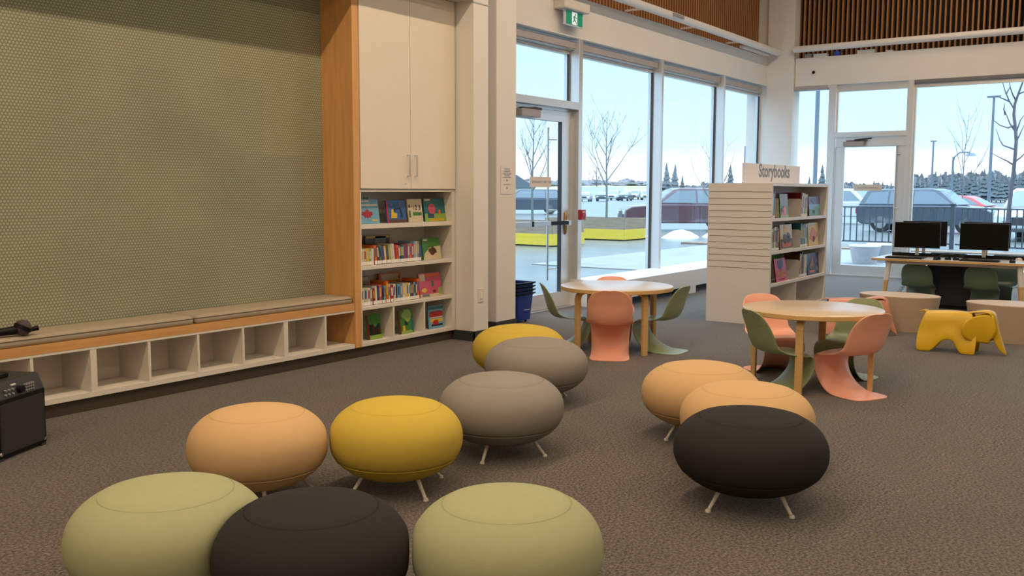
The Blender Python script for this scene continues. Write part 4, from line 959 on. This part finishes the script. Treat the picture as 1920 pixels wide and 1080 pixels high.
M_blue = mat('basket_blue', (.008, .028, .24), .35, var=.03)
bk = None
for k in range(4):
    o = empty('shopping_basket', (8.90, 6.26, .03+k*.040), R(0), label=['blue shopping basket with small wheels, lowest of the stack beside the column', 'blue shopping basket second from the bottom of the stack beside the column', 'blue shopping basket second from the top of the stack beside the column', 'blue shopping basket on top of the stack beside the column'][k], cat='basket', group='stacked blue shopping baskets')
    h = .31
    def rr_(hx, hy, z, r=.03, n=4):
        p = []
        for cx, cy, a0 in ((hx-r, hy-r, 0), (-hx+r, hy-r, 90), (-hx+r, -hy+r, 180), (hx-r, -hy+r, 270)):
            for q in range(n+1): a = R(a0+90*q/n); p.append((cx+r*math.cos(a), cy+r*math.sin(a), z))
        return p
    prof = [(.10, .075, 0), (.145, .12, 0.0), (.175, .145, h), (.168, .138, h), (.139, .114, .008), (.10, .075, .008)]
    rs = [rr_(*p) for p in prof]; n = len(rs[0]); m = MB()
    m.add([p for r_ in rs for p in r_], [(i*n+q, i*n+(q+1) % n, (i+1)*n+(q+1) % n, (i+1)*n+q) for i in range(len(rs)-1) for q in range(n)]+[tuple(range(n-1, -1, -1)), tuple(range((len(rs)-1)*n, len(rs)*n))])
    m.build('basket_body', M_blue, o, smooth=True)
    rs = [rr_(.176, .146, h-.022), rr_(.20, .165, h-.008), rr_(.20, .165, h+.002), rr_(.170, .140, h+.002)]; m = MB()
    m.add([p for r_ in rs for p in r_], [(i*n+q, i*n+(q+1) % n, (i+1)*n+(q+1) % n, (i+1)*n+q) for i in range(3) for q in range(n)])
    m.build('rim', M_black, o, smooth=True)
    if k == 0:
        for sx_, sy_ in ((1, 1), (1, -1), (-1, 1), (-1, -1)):
            MB().tube([(.10*sx_, .075*sy_-.008, -.016), (.10*sx_, .075*sy_+.008, -.016)], .014, 12).build('wheel', M_black, o)
        lg = MB().box(-.05, .06, -.002, 0, -.016, .016).build('logo_mark', mat('logo_white', (.7, .72, .8), .5), o); lg.location = (.045, -.127, .13); lg.rotation_euler = (R(-4), 0, 0)

# ================================================================ OUTSIDE
G = -.15
M_lot = mat('wet_pavement', (.105, .108, .105), .3, var=.2, scale=.22, spec=.5)
struct('ground', MB().box(-20, 900, -300, 900, G-.3, G), M_lot, label='bright wet pavement of the car park')
# pull the ground away from under the building is not needed: floor sits above it
struct('ground_patio', MB().box(17.7, 27.5, -8, 12, G, G+.02), mat('patio_concrete', (.20, .20, .195), .7, var=.10, scale=1.5), label='pale concrete patio')
struct('ground_kerb', MB().box(27.5, 28.2, -8, 13, G, G+.06), mat('mulch_strip', (.22, .15, .11), .9, var=.3, scale=20), label='brown planting strip by the fence')
o = MB()
rows = []
for i in range(14):
    a = i/13.; d = 210+240*a
    rows.append([(d*math.cos(R(th)), d*math.sin(R(th)), G+4.2*a*a*(3-2*a)+.3*math.sin(th*.9)*a) for th in range(18, 50, 2)])
o.grid(rows); struct('ground_field', o, mat('field_grass', (.27, .27, .125), .9, var=.15, scale=.05), label='yellow green field beyond the car park', smooth=True)
o = MB()
rows = []
for i in range(8):
    a = i/7.; d = 190+200*a
    rows.append([(d*math.cos(R(th)), d*math.sin(R(th)), G+1.6*a) for th in range(-12, 20, 2)])
o.grid(rows); struct('ground_meadow', o, mat('meadow_brown', (.14, .13, .10), .9, var=.2, scale=.05), label='brown meadow beyond the far windows', smooth=True)

def planter(x0, x1, y0, y1, lab):
    o = empty('tree_planter', ((x0+x1)/2, (y0+y1)/2, G), label=lab, cat='planter', group='wooden tree planters')
    hx, hy = (x1-x0)/2, (y1-y0)/2
    m = MB()
    for s_ in (-1, 1):
        m.box(-hx, hx, s_*hy-.02, s_*hy+.02, .375, .72); m.box(s_*hx-.02, s_*hx+.02, -hy, hy, .375, .72)
    m.build('timber_wall', mat('grey_timber', (.24, .17, .115), .8, var=.15, scale=3, stretch=(1, 1, 6)), o)
    m = MB()
    for s_ in (-1, 1):
        m.box(-hx-.02, hx+.02, s_*hy-.03, s_*hy+.03, .04, .375); m.box(s_*hx-.03, s_*hx+.03, -hy-.02, hy+.02, .04, .375)
    m.build('yellow_band', mat('safety_yellow', (.60, .42, .012), .6), o)
    m = MB()
    for sx_ in (-.8, 0, .8):
        for sy_ in (-.9, .9): m.box(sx_*hx-.1, sx_*hx+.1, sy_*hy-.05, sy_*hy+.05, 0, .05)
    m.build('skid', M_dgrey, o)
    MB().box(-hx, hx, -hy, hy, .58, .64).build('soil', mat('soil', (.12, .08, .05), .9, var=.3, scale=10), o)
planter(27.99, 29.95, 15.28, 18.4, 'yellow banded timber planter with a bare tree, seen through the first large window')
planter(23.72, 25.5, 15.35, 18.0, 'yellow banded timber planter with a bare tree, seen through the exit door')

def bare_tree(x, y, z, h, r, seed, lab, spread=.45, depth=4, cat='tree', lean=(0, 0), nb=9, group=None, first=.35, col=(.16, .13, .11)):
    rnd = random.Random(seed); root = empty('bare_tree', (x, y, z), label=lab, cat=cat, group=group)
    m = mat('bark_%02d%02d' % (int(col[0]*99), int(col[2]*99)), col, .9, var=.2, scale=20)
    tp = [Vector((lean[0]*a+.02*h*math.sin(a*5+seed)*a, lean[1]*a+.02*h*math.cos(a*4+seed)*a, h*a)) for a in [i/10. for i in range(11)]]
    MB().tube(tp, [r*(1-.85*i/10.) for i in range(11)], 8).build('trunk', m, root, smooth=True)
    mb = MB()
    def branch(p, d, L, rr, lv):
        pts = [p]; q = p.copy(); dd = d.copy()
        for k in range(4):
            dd = (dd+Vector((rnd.uniform(-.16, .16), rnd.uniform(-.16, .16), .10))).normalized(); q = q+dd*L/4; pts.append(q.copy())
        mb.tube(pts, [rr*(1-.18*k) for k in range(5)], 5, False)
        if lv > 0:
            for k in range(rnd.randint(2, 4)):
                i_ = rnd.randint(1, 4); az = rnd.uniform(0, 2*PI); nd = (dd+Vector((math.cos(az), math.sin(az), .3))*.75).normalized()
                branch(pts[i_], nd, L*rnd.uniform(.4, .65), rr*.5, lv-1)
    for k in range(nb):
        a = first+(1-first)*k/nb; i_ = a*10; p = tp[int(i_)].lerp(tp[min(10, int(i_)+1)], i_-int(i_)); az = k*2.4+seed
        branch(p, Vector((math.cos(az)*spread*1.6, math.sin(az)*spread*1.6, .9)).normalized(), h*(.42-.22*k/nb), r*(.5-.3*k/nb), depth-2)
    mb.build('branches', m, root, smooth=True)
    return root
bare_tree(28.85, 16.45, G+.62, 3.55, .045, 3, 'slender bare tree growing in the planter seen through the first large window', nb=11, first=.32, spread=.42, depth=4, col=(.12, .13, .12))
bare_tree(24.15, 16.35, G+.62, 3.35, .042, 5, 'slender bare tree growing in the planter seen through the exit door', nb=11, first=.3, spread=.42, depth=4, col=(.12, .13, .12))
o = empty('bare_tree', (31, 0, 0), label='tall forked bare tree behind the fence at the right edge', cat='tree')
M_bk = mat('bark_violet', (.10, .09, .11), .9, var=.2, scale=20)
MB().tube([(0, a, b) for a, b in [(4.34, -0.15), (4.33, 0.58), (4.3, 1.19), (4.26, 1.81), (4.23, 2.42), (4.22, 2.95), (4.26, 3.33), (4.32, 3.71), (4.31, 4.01), (4.23, 4.31), (4.13, 4.65), (4.05, 5.04)]], [.066, .06, .056, .052, .049, .046, .044, .04, .037, .029, .022, .014], 8).build('trunk', M_bk, o, smooth=True)
mb = MB()
for q, br in enumerate([[(4.31, 3.86), (4.45, 4.09), (4.57, 4.37), (4.65, 4.63), (4.72, 4.87)], [(4.27, 3.25), (4.42, 3.46), (4.54, 3.72), (4.62, 3.88)], [(4.25, 2.27), (4.4, 2.38), (4.6, 2.49), (4.8, 2.61)], [(4.26, 2.34), (4.07, 2.49), (3.87, 2.71)], [(4.24, 3.18), (4.16, 3.55), (4.04, 3.77)], [(4.26, 3.41), (4.45, 3.34), (4.66, 3.42), (4.82, 3.56), (4.89, 3.73)], [(4.27, 4.08), (4.36, 4.27), (4.42, 4.47), (4.45, 4.7)], [(4.24, 2.88), (4.14, 3.17), (4.05, 3.44)], [(4.55, 4.3), (4.5, 4.43), (4.46, 4.55)], [(4.54, 3.72), (4.57, 3.87), (4.54, 4.02)], [(4.22, 4.29), (4.09, 4.35), (3.9, 4.44)], [(4.25, 2.72), (4.57, 2.85), (4.68, 3.01), (4.81, 3.35)], [(4.45, 4.09), (4.63, 4.18), (4.8, 4.26)]]):
    mb.tube([(.12*math.sin(q*1.9)*k, a, b) for k, (a, b) in enumerate(br)], [.026-.019*k/(len(br)-1) for k in range(len(br))], 6)
mb.build('branches', M_bk, o, smooth=True)
bare_tree(47.5, 8.5, G, 5.2, .035, 11, 'thin young bare tree far behind the dark vehicle', nb=9, first=.35, spread=.4, depth=3, col=(.14, .14, .15))
bare_tree(205, 119.8, G, 7.6, .2, 14, 'spreading bare tree on the horizon left in the first large window', nb=9, first=.2, spread=.7, depth=4, col=(.09, .08, .09))
bare_tree(30.2, 13.1, G, 3.3, .03, 21, 'thin bare sapling beside the third mullion of the window wall', nb=8, first=.35, spread=.35, depth=3, col=(.12, .11, .08))

# poles
def pole(x, y, h, r, lab, kind, name='light_pole'):
    o = empty(name, (x, y, G), label=lab, cat='light pole', group='car park light poles'); mm = mat('pole_grey', (.13, .16, .20), .5)
    MB().tube([(0, 0, 0), (0, 0, h)], [r, r*.6], 10).build('pole', mm, o, smooth=True)
    if kind == 'T': MB().box(-.10, .10, -.34, .34, h-.03, h+.07).build('lamp_head', mm, o)
    if kind == 'hook':
        MB().tube([(0, 0, h-.5), (0, -.1, h), (0, -.5, h+.35), (0, -1.2, h+.35)], .05, 8).build('arm', mm, o, smooth=True)
        MB().lathe([(0, 0), (.42, 0), (.25, .22), (.05, .3)], n=16).build('lamp_head', mm, o).location = (0, -1.3, h+.05)
    if kind == 'none': MB().box(-.05, .05, -.25, .25, h-.1, h).build('lamp_head', mm, o)
    MB().lathe([(0, 0), (r*2.2, 0), (r*2, .5), (0, .5)], n=12).build('concrete_base', mat('concrete', (.25, .25, .24), .8), o)
pole(60, 9.4, 6.95, .10, 'tall light pole with a T shaped head, in the wide far window', 'T')
pole(100, 8.15, 6.6, .14, 'thin light pole behind the tall bare tree', 'T')
pole(85, 16.1, 4.5, .12, 'curved street lamp beyond the dark vehicle', 'hook')
pole(90, 18.7, 6.1, .11, 'plain mast behind the curved street lamp', 'none')
pole(75, 29.9, 5.3, .12, 'curved street lamp beyond the last window of the window wall', 'hook')
t = empty('light_pole', (25.17, 8.10, G), label='thick blue grey post outside the narrow window by the corner column', cat='light pole', group='car park light poles')
MB().tube([(0, 0, 0), (0, 0, 5.2)], .055, 14).build('pole', mat('pole_grey', (.13, .16, .20), .5), t, smooth=True); MB().box(-.1, .1, -.1, .1, 0, .03).build('base_plate', M_dgrey, t)

# fence
def fence(pts, lab, post_i, h=1.2):
    o = empty('metal_fence', (0, 0, G), label=lab, cat='fence', group='black metal patio fence')
    mm = mat('fence_black', (.035, .045, .06), .5)
    (x0, y0), (x1, y1) = pts; d = Vector((x1-x0, y1-y0, 0)); L = d.length; d.normalize()
    m = MB(); n = Vector((-d.y, d.x, 0)); p0 = Vector((x0, y0, 0))
    for z in (h-.02, .14): m.obox(p0+d*L/2+Vector((0, 0, z)), d, n, (0, 0, 1), L/2, .025, .02)
    m.build('rail', mm, o)
    k = .19; c = 0
    while k < L-.05 and c < 90:
        q = p0+d*k; MB().box(q.x-.016, q.x+.016, q.y-.016, q.y+.016, .14, h-.02).build('picket', mm, o); k += .19; c += 1
    for s_ in post_i:
        q = p0+d*L*s_; pp = MB().box(q.x-.055, q.x+.055, q.y-.055, q.y+.055, 0, h+.08).build('fence_post', mm, o); MB().box(q.x-.075, q.x+.075, q.y-.075, q.y+.075, h+.08, h+.11).build('post_cap', mm, pp)
fence(((30.0, 12.5), (30.0, 5.62)), 'black picket fence along the patio, seen through the far door', (0, 1))
fence(((29.9, 5.5), (27.2, .5)), 'black picket fence turning toward the right edge behind the monitors', (1,))
# outdoor oval planters
for (px_, py_, lab) in ((22.35, 6.0, 'pale tapered planter outside the far door, left one'), (23.2, 5.85, 'pale tapered planter outside the far door, right one')):
    o = empty('outdoor_planter', (px_, py_, G+.02), label=lab, cat='planter', group='pale tapered outdoor planters')
    MB().lathe([(0, 0), (.26, 0), (.34, .42), (.31, .42), (.27, .36), (0, .36)], n=36).build('planter_shell', mat('planter_pale', (.36, .36, .39), .6), o, smooth=True, angle=30)
    MB().lathe([(.31, .421), (.345, .421), (.345, .40), (.34, .39)], n=36).build('rim', M_white, o)

# vehicles
M_tyre = mat('tyre', (.015, .015, .016), .8); M_rim = mat('wheel_rim', (.3, .3, .32), .3, .8)
M_wind = mat('vehicle_glass', (.10, .14, .17), .08, var=.02, coat=.5)
def vehicle(kind, x, y, az, m, label, group='parked vehicles'):
    """local +x forward"""
    o = empty(kind, (x, y, G), az, label=label, cat='vehicle', group=group)
    if kind == 'suv':
        L, W, wr = 5.3, 1.98, .40
        low = [(-2.6, .45), (-2.62, 1.02), (-2.55, 1.10), (1.15, 1.12), (2.35, 1.02), (2.62, .88), (2.66, .45), (2.3, .32), (-2.4, .32)]
        cab = [(-2.55, 1.09), (-2.25, 1.68), (-2.0, 1.76), (.35, 1.78), (.62, 1.72), (1.35, 1.12)]
        win = [[(-2.28, 1.16), (-2.05, 1.62), (-1.35, 1.66), (-1.35, 1.16)], [(-1.27, 1.16), (-1.27, 1.66), (-.4, 1.68), (-.4, 1.16)], [(-.32, 1.16), (-.32, 1.68), (.42, 1.66), (1.10, 1.18)]]
        wx = (-1.6, 1.68)
    elif kind == 'pickup_truck':
        L, W, wr = 5.6, 1.95, .40
        low = [(-2.8, .55), (-2.8, 1.14), (1.1, 1.14), (2.45, 1.08), (2.7, .9), (2.74, .5), (2.3, .36), (-2.6, .40)]
        cab = [(-.95, 1.12), (-.85, 1.72), (-.6, 1.80), (.5, 1.80), (.72, 1.74), (1.35, 1.14)]
        win = [[(-.8, 1.18), (-.72, 1.68), (-.12, 1.70), (-.12, 1.18)], [(-.04, 1.18), (-.04, 1.70), (.5, 1.68), (1.08, 1.2)]]
        wx = (-1.75, 1.75)
    else:
        L, W, wr = 4.6, 1.82, .33
        low = [(-2.3, .45), (-2.32, .86), (-2.0, .98), (1.0, .95), (2.1, .80), (2.3, .62), (2.3, .34), (-2.1, .30)]
        cab = [(-1.95, .96), (-1.2, 1.38), (-.7, 1.47), (.2, 1.46), (.5, 1.38), (1.25, .95)]
        win = [[(-1.5, 1.02), (-1.1, 1.32), (-.45, 1.38), (-.45, 1.02)], [(-.37, 1.02), (-.37, 1.38), (.3, 1.34), (.88, 1.02)]]
        wx = (-1.4, 1.42)
    hw = W/2; mb = MB().prism(low, (0, -hw, 0), (1, 0, 0), (0, 0, 1), (0, 1, 0), W); mb.build('lower_body', m, o, bevel=.06)
    # cabin narrows to the roof
    n = len(cab); vs = []
    zmin = min(p[1] for p in cab); zmax = max(p[1] for p in cab)
    for sg in (-1, 1):
        for (px_, pz_) in cab: vs.append((px_, sg*(hw-.03-.20*(pz_-zmin)/(zmax-zmin)), pz_))
    MB().add(vs, [tuple(range(n)), tuple(range(2*n-1, n-1, -1))]+[(i_, (i_+1) % n, (i_+1) % n+n, i_+n) for i_ in range(n)]).build('cabin', m, o, bevel=.04)
    for wpoly in win:
        for sg in (-1, 1):
            f = lambda z_: hw-.03-.20*(z_-zmin)/(zmax-zmin)+.012
            vs = [(a_, sg*f(b_), b_) for a_, b_ in wpoly]+[(a_, sg*(f(b_)-.02), b_) for a_, b_ in wpoly]; k = len(wpoly)
            MB().add(vs, [tuple(range(k)), tuple(range(2*k-1, k-1, -1))]+[(i_, (i_+1) % k, (i_+1) % k+k, i_+k) for i_ in range(k)]).build('side_window', M_wind, o)
    a_, b_ = cab[-1], cab[-2]; fx = lambda z_: hw-.10-.20*(z_-zmin)/(zmax-zmin)
    MB().add([(a_[0]+.01-.04, -fx(a_[1]), a_[1]+.04), (a_[0]-.03, fx(a_[1]), a_[1]+.04), (b_[0]+.05, fx(b_[1]), b_[1]-.03), (b_[0]+.05, -fx(b_[1]), b_[1]-.03),
              (a_[0]-.10, -fx(a_[1]), a_[1]+.03), (a_[0]-.10, fx(a_[1]), a_[1]+.03), (b_[0]-.02, fx(b_[1]), b_[1]-.05), (b_[0]-.02, -fx(b_[1]), b_[1]-.05)], [(0, 1, 2, 3), (7, 6, 5, 4), (0, 4, 5, 1), (1, 5, 6, 2), (2, 6, 7, 3), (3, 7, 4, 0)]).build('windscreen', M_wind, o)
    fz = low[-2][1]
    for sg in (-1, 1):
        MB().box(L/2-.14, L/2+.02 if kind != 'car' else L/2+.01, sg*(hw-.42)-.16, sg*(hw-.42)+.16, .68, .84).build('headlight', mat('headlight', (.7, .74, .78), .15), o, bevel=.02)
        MB().box(-L/2-.01, -L/2+.1, sg*(hw-.14)-.09, sg*(hw-.14)+.09, .75, .98).build('tail_light', mat('tail_red', (.45, .02, .02), .3), o, bevel=.02)
    MB().box(L/2-.05, L/2+.02, -.5, .5, .56, .82).build('grille', M_dgrey, o)
    for xx in wx:
        for sg in (-1, 1):
            q = MB().tube([(xx, sg*(hw-.02), wr), (xx, sg*(hw-.26), wr)], wr, 24).build('wheel', M_tyre, o, smooth=True)
            MB().tube([(xx, sg*(hw), wr), (xx, sg*(hw-.1), wr)], wr*.62, 16).build('hub', M_rim, q, smooth=True)
    return o
C_slate = mat('paint_slate', (.035, .05, .075), .25, coat=.8); C_white = mat('paint_white', (.5, .53, .55), .3, coat=.6); C_red = mat('paint_red', (.50, .03, .03), .3, coat=.6)
C_maroon = mat('paint_maroon', (.07, .025, .035), .3, coat=.7); C_black = mat('paint_black', (.015, .02, .025), .25, coat=.8); C_silver = mat('paint_silver', (.40, .43, .46), .3, .3)
vehicle('suv', 41.6, 8.7, R(-95), C_slate, 'dark slate vehicle parked sideways behind the patio fence')
vehicle('pickup_truck', 50.5, 14.6, R(-95), C_white, 'white pickup truck beyond the rear of the dark slate vehicle')
vehicle('car', 52.0, 9.2, R(-95), C_red, 'red car behind the windscreen of the dark slate vehicle')
vehicle('suv', 38.0, 4.3, R(178), C_white, 'white vehicle facing the building at the right edge')
vehicle('suv', 37.4, 17.6, R(128), C_maroon, 'dark maroon vehicle seen through the middle window of the window wall')
vehicle('suv', 56.3, 38.6, R(125), C_slate, 'dark vehicle behind the planter seen through the exit door')
rnd = random.Random(4)
far = [('car', 1096, C_silver), ('suv', 1150, C_white), ('car', 1128, C_slate), ('pickup_truck', 1190, C_silver), ('car', 1170, C_slate), ('suv', 1211, C_white), ('suv', 1006, C_white)]
for i, (kd, u, cm) in enumerate(far):
    b_ = R(35.31)-math.atan((u-960)/FPX); D = (150, 174, 156, 192, 162, 182, 168)[i]
    vehicle(kd, D*math.cos(b_), D*math.sin(b_), b_+R(180+rnd.uniform(-14, 14)), cm, 'distant parked vehicle in the long row before the field', group='distant row of parked vehicles')
for u, D, lw in ((1098, 215, 8), (1143, 218, 6)):
    b_ = R(35.31)-math.atan((u-960)/FPX)
    o = empty('box_trailer', (D*math.cos(b_), D*math.sin(b_), G), b_+PI/2, label='white box trailer %s on the far side of the car park' % ('longest one' if lw == 8 else 'shorter one'), cat='trailer')
    MB().box(-lw/2, lw/2, -1.2, 1.2, .6, 2.6).build('trailer_box', C_white, o, bevel=.05)
    for xx in (-lw*.3, lw*.3): MB().tube([(xx, -1.2, .4), (xx, 1.2, .4)], .4, 14).build('wheel', M_tyre, o)

# snow mounds
for i, (px_, py_, s_) in enumerate(((31.3, 14.8, .6), (32.7, 13.9, .6), (34.2, 13.0, .8), (30.2, 15.6, .4))):
    rn = random.Random(i); rows = []
    for a_ in range(9):
        rad = 1-a_/8.; rows.append([(px_+s_*1.3*rad*math.cos(2*PI*k/16)*(1+.1*rn.random()), py_+s_*rad*math.sin(2*PI*k/16)*(1+.1*rn.random()), G+s_*.42*(1-rad**2)*(1+.15*rn.random())) for k in range(16)]); rows[-1].append(rows[-1][0])
    o = MB().grid(rows).build('snow_mound', mat('snow', (.84, .88, .9), .7), smooth=True)
    tag(o, ['white snow mound, second from the left outside the middle window', 'white snow mound, second from the right outside the middle window', 'largest white snow mound, rightmost outside the middle window', 'smallest white snow mound, leftmost outside the middle window'][i], 'snow mound', 'snow mounds')
struct('ground_edge', MB().box(28.5, 33.5, 12.2, 12.4, G, G+.05), mat('kerb_yellow', (.6, .42, .12), .8), label='yellowish kerb line')

# tree line
def conifer(h):
    m = MB(); rn = random.Random(int(h*100))
    for k in range(7):
        z0 = h*(.08+.13*k); r_ = h*.23*(1-k/7.4)
        n = 11; ring = [(r_*(1+.35*rn.uniform(-1, 1))*math.cos(2*PI*q/n), r_*(1+.35*rn.uniform(-1, 1))*math.sin(2*PI*q/n), z0+rn.uniform(-.02, .02)*h) for q in range(n)]
        m.add(ring+[(0, 0, z0+h*.24)], [(q, (q+1) % n, n) for q in range(n)]+[tuple(range(n-1, -1, -1))])
    return m
M_con = mat('conifer_hazed', (.095, .11, .12), .9, var=.12, scale=.5)  # distance haze mixed into the foliage colour as a blue grey
cp_ = None
def put_conifer(u, D, h, lab, grp):
    global cp_
    b_ = R(35.31)-math.atan((u-960)/FPX); loc = (D*math.cos(b_), D*math.sin(b_), G)
    if cp_ is None:
        cp_ = empty('conifer_tree', loc, 0, label=lab, cat='tree', group=grp)
        conifer(1.0).build('foliage', M_con, cp_); MB().tube([(0, 0, 0), (0, 0, .3)], .02, 6).build('trunk', mat('bark_dark', (.08, .06, .05), .9), cp_); o = cp_
    else:
        o = copy_tree(cp_); o['label'] = lab; o['group'] = grp; o.location = loc
    o.scale = (h, h, h); o.rotation_euler = (0, 0, u)
put_conifer(1247, 170, 6.2, 'pointed conifer nearest the second mullion of the window wall', 'conifers on the horizon')
put_conifer(1263, 165, 5.8, 'pointed conifer right of its twin in the middle window', 'conifers on the horizon')
put_conifer(1277, 175, 4.2, 'small pointed conifer right of the two tall ones in the middle window', 'conifers on the horizon')
put_conifer(1366, 170, 5.8, 'pointed conifer left of the Storybooks sign', 'conifers on the horizon')
put_conifer(1537, 150, 5.2, 'pointed conifer above the far end of the freestanding bookcase', 'conifers on the horizon')
put_conifer(1513, 170, 3.9, 'small conifer left of the post by the corner column', 'conifers on the horizon')
rn = random.Random(9)
for k in range(46):
    u = 1560+k*8.2; put_conifer(u, rn.uniform(165, 188), (rn.uniform(2.4, 3.4) if u < 1690 else rn.uniform(3.4, 5.0)), 'conifer in the dense tree line beyond the far windows', 'tree line beyond the far windows')
M_bush = mat('bare_thicket_hazed', (.14, .135, .14), .95, var=.15, scale=.6)  # twig colour greyed to carry the haze of the horizon
mb = MB()
for k in range(90):
    u = 955+k*11; b_ = R(35.31)-math.atan((u-960)/FPX); D = rn.uniform(395, 430) if u < 1235 else rn.uniform(200, 225); zz = 3.7 if u < 1235 else G
    hh_ = rn.uniform(1.3, 2.6) if u < 1235 else (rn.uniform(2.2, 3.2) if u < 1700 else rn.uniform(3.6, 4.9)); wd_ = 5.0 if u < 1235 else 2.6
    rows = []
    for a_ in range(7):
        th = a_/6*PI/2; rows.append([(D*math.cos(b_)+wd_*math.cos(th)*math.cos(2*PI*q/14)*(1+.25*rn.uniform(-1, 1)), D*math.sin(b_)+wd_*math.cos(th)*math.sin(2*PI*q/14)*(1+.25*rn.uniform(-1, 1)), zz+hh_*math.sin(th)*(1+.25*rn.uniform(-1, 1))) for q in range(14)]); rows[-1].append(rows[-1][0])
    mb.grid(rows)
tag(mb.build('thicket', M_bush), 'bare haze-grey thicket running along the horizon outside the windows', 'thicket', kind='stuff')
# distant shed
o = empty('distant_shed', (158, 113, G), R(35), label='grey gabled shed on the horizon seen through the exit door', cat='shed')
MB().box(-6, 6, -9, 9, 0, 2.6).build('shed_walls', mat('shed_green', (.30, .34, .28), .8), o)
MB().prism([(-9.5, 2.6), (9.5, 2.6), (3, 5.6), (-3, 5.6)], (-6.4, 0, 0), (0, 1, 0), (0, 0, 1), (1, 0, 0), 12.8).build('roof', mat('shed_roof', (.08, .10, .12), .7), o)
o.scale = (.6, .6, .85)
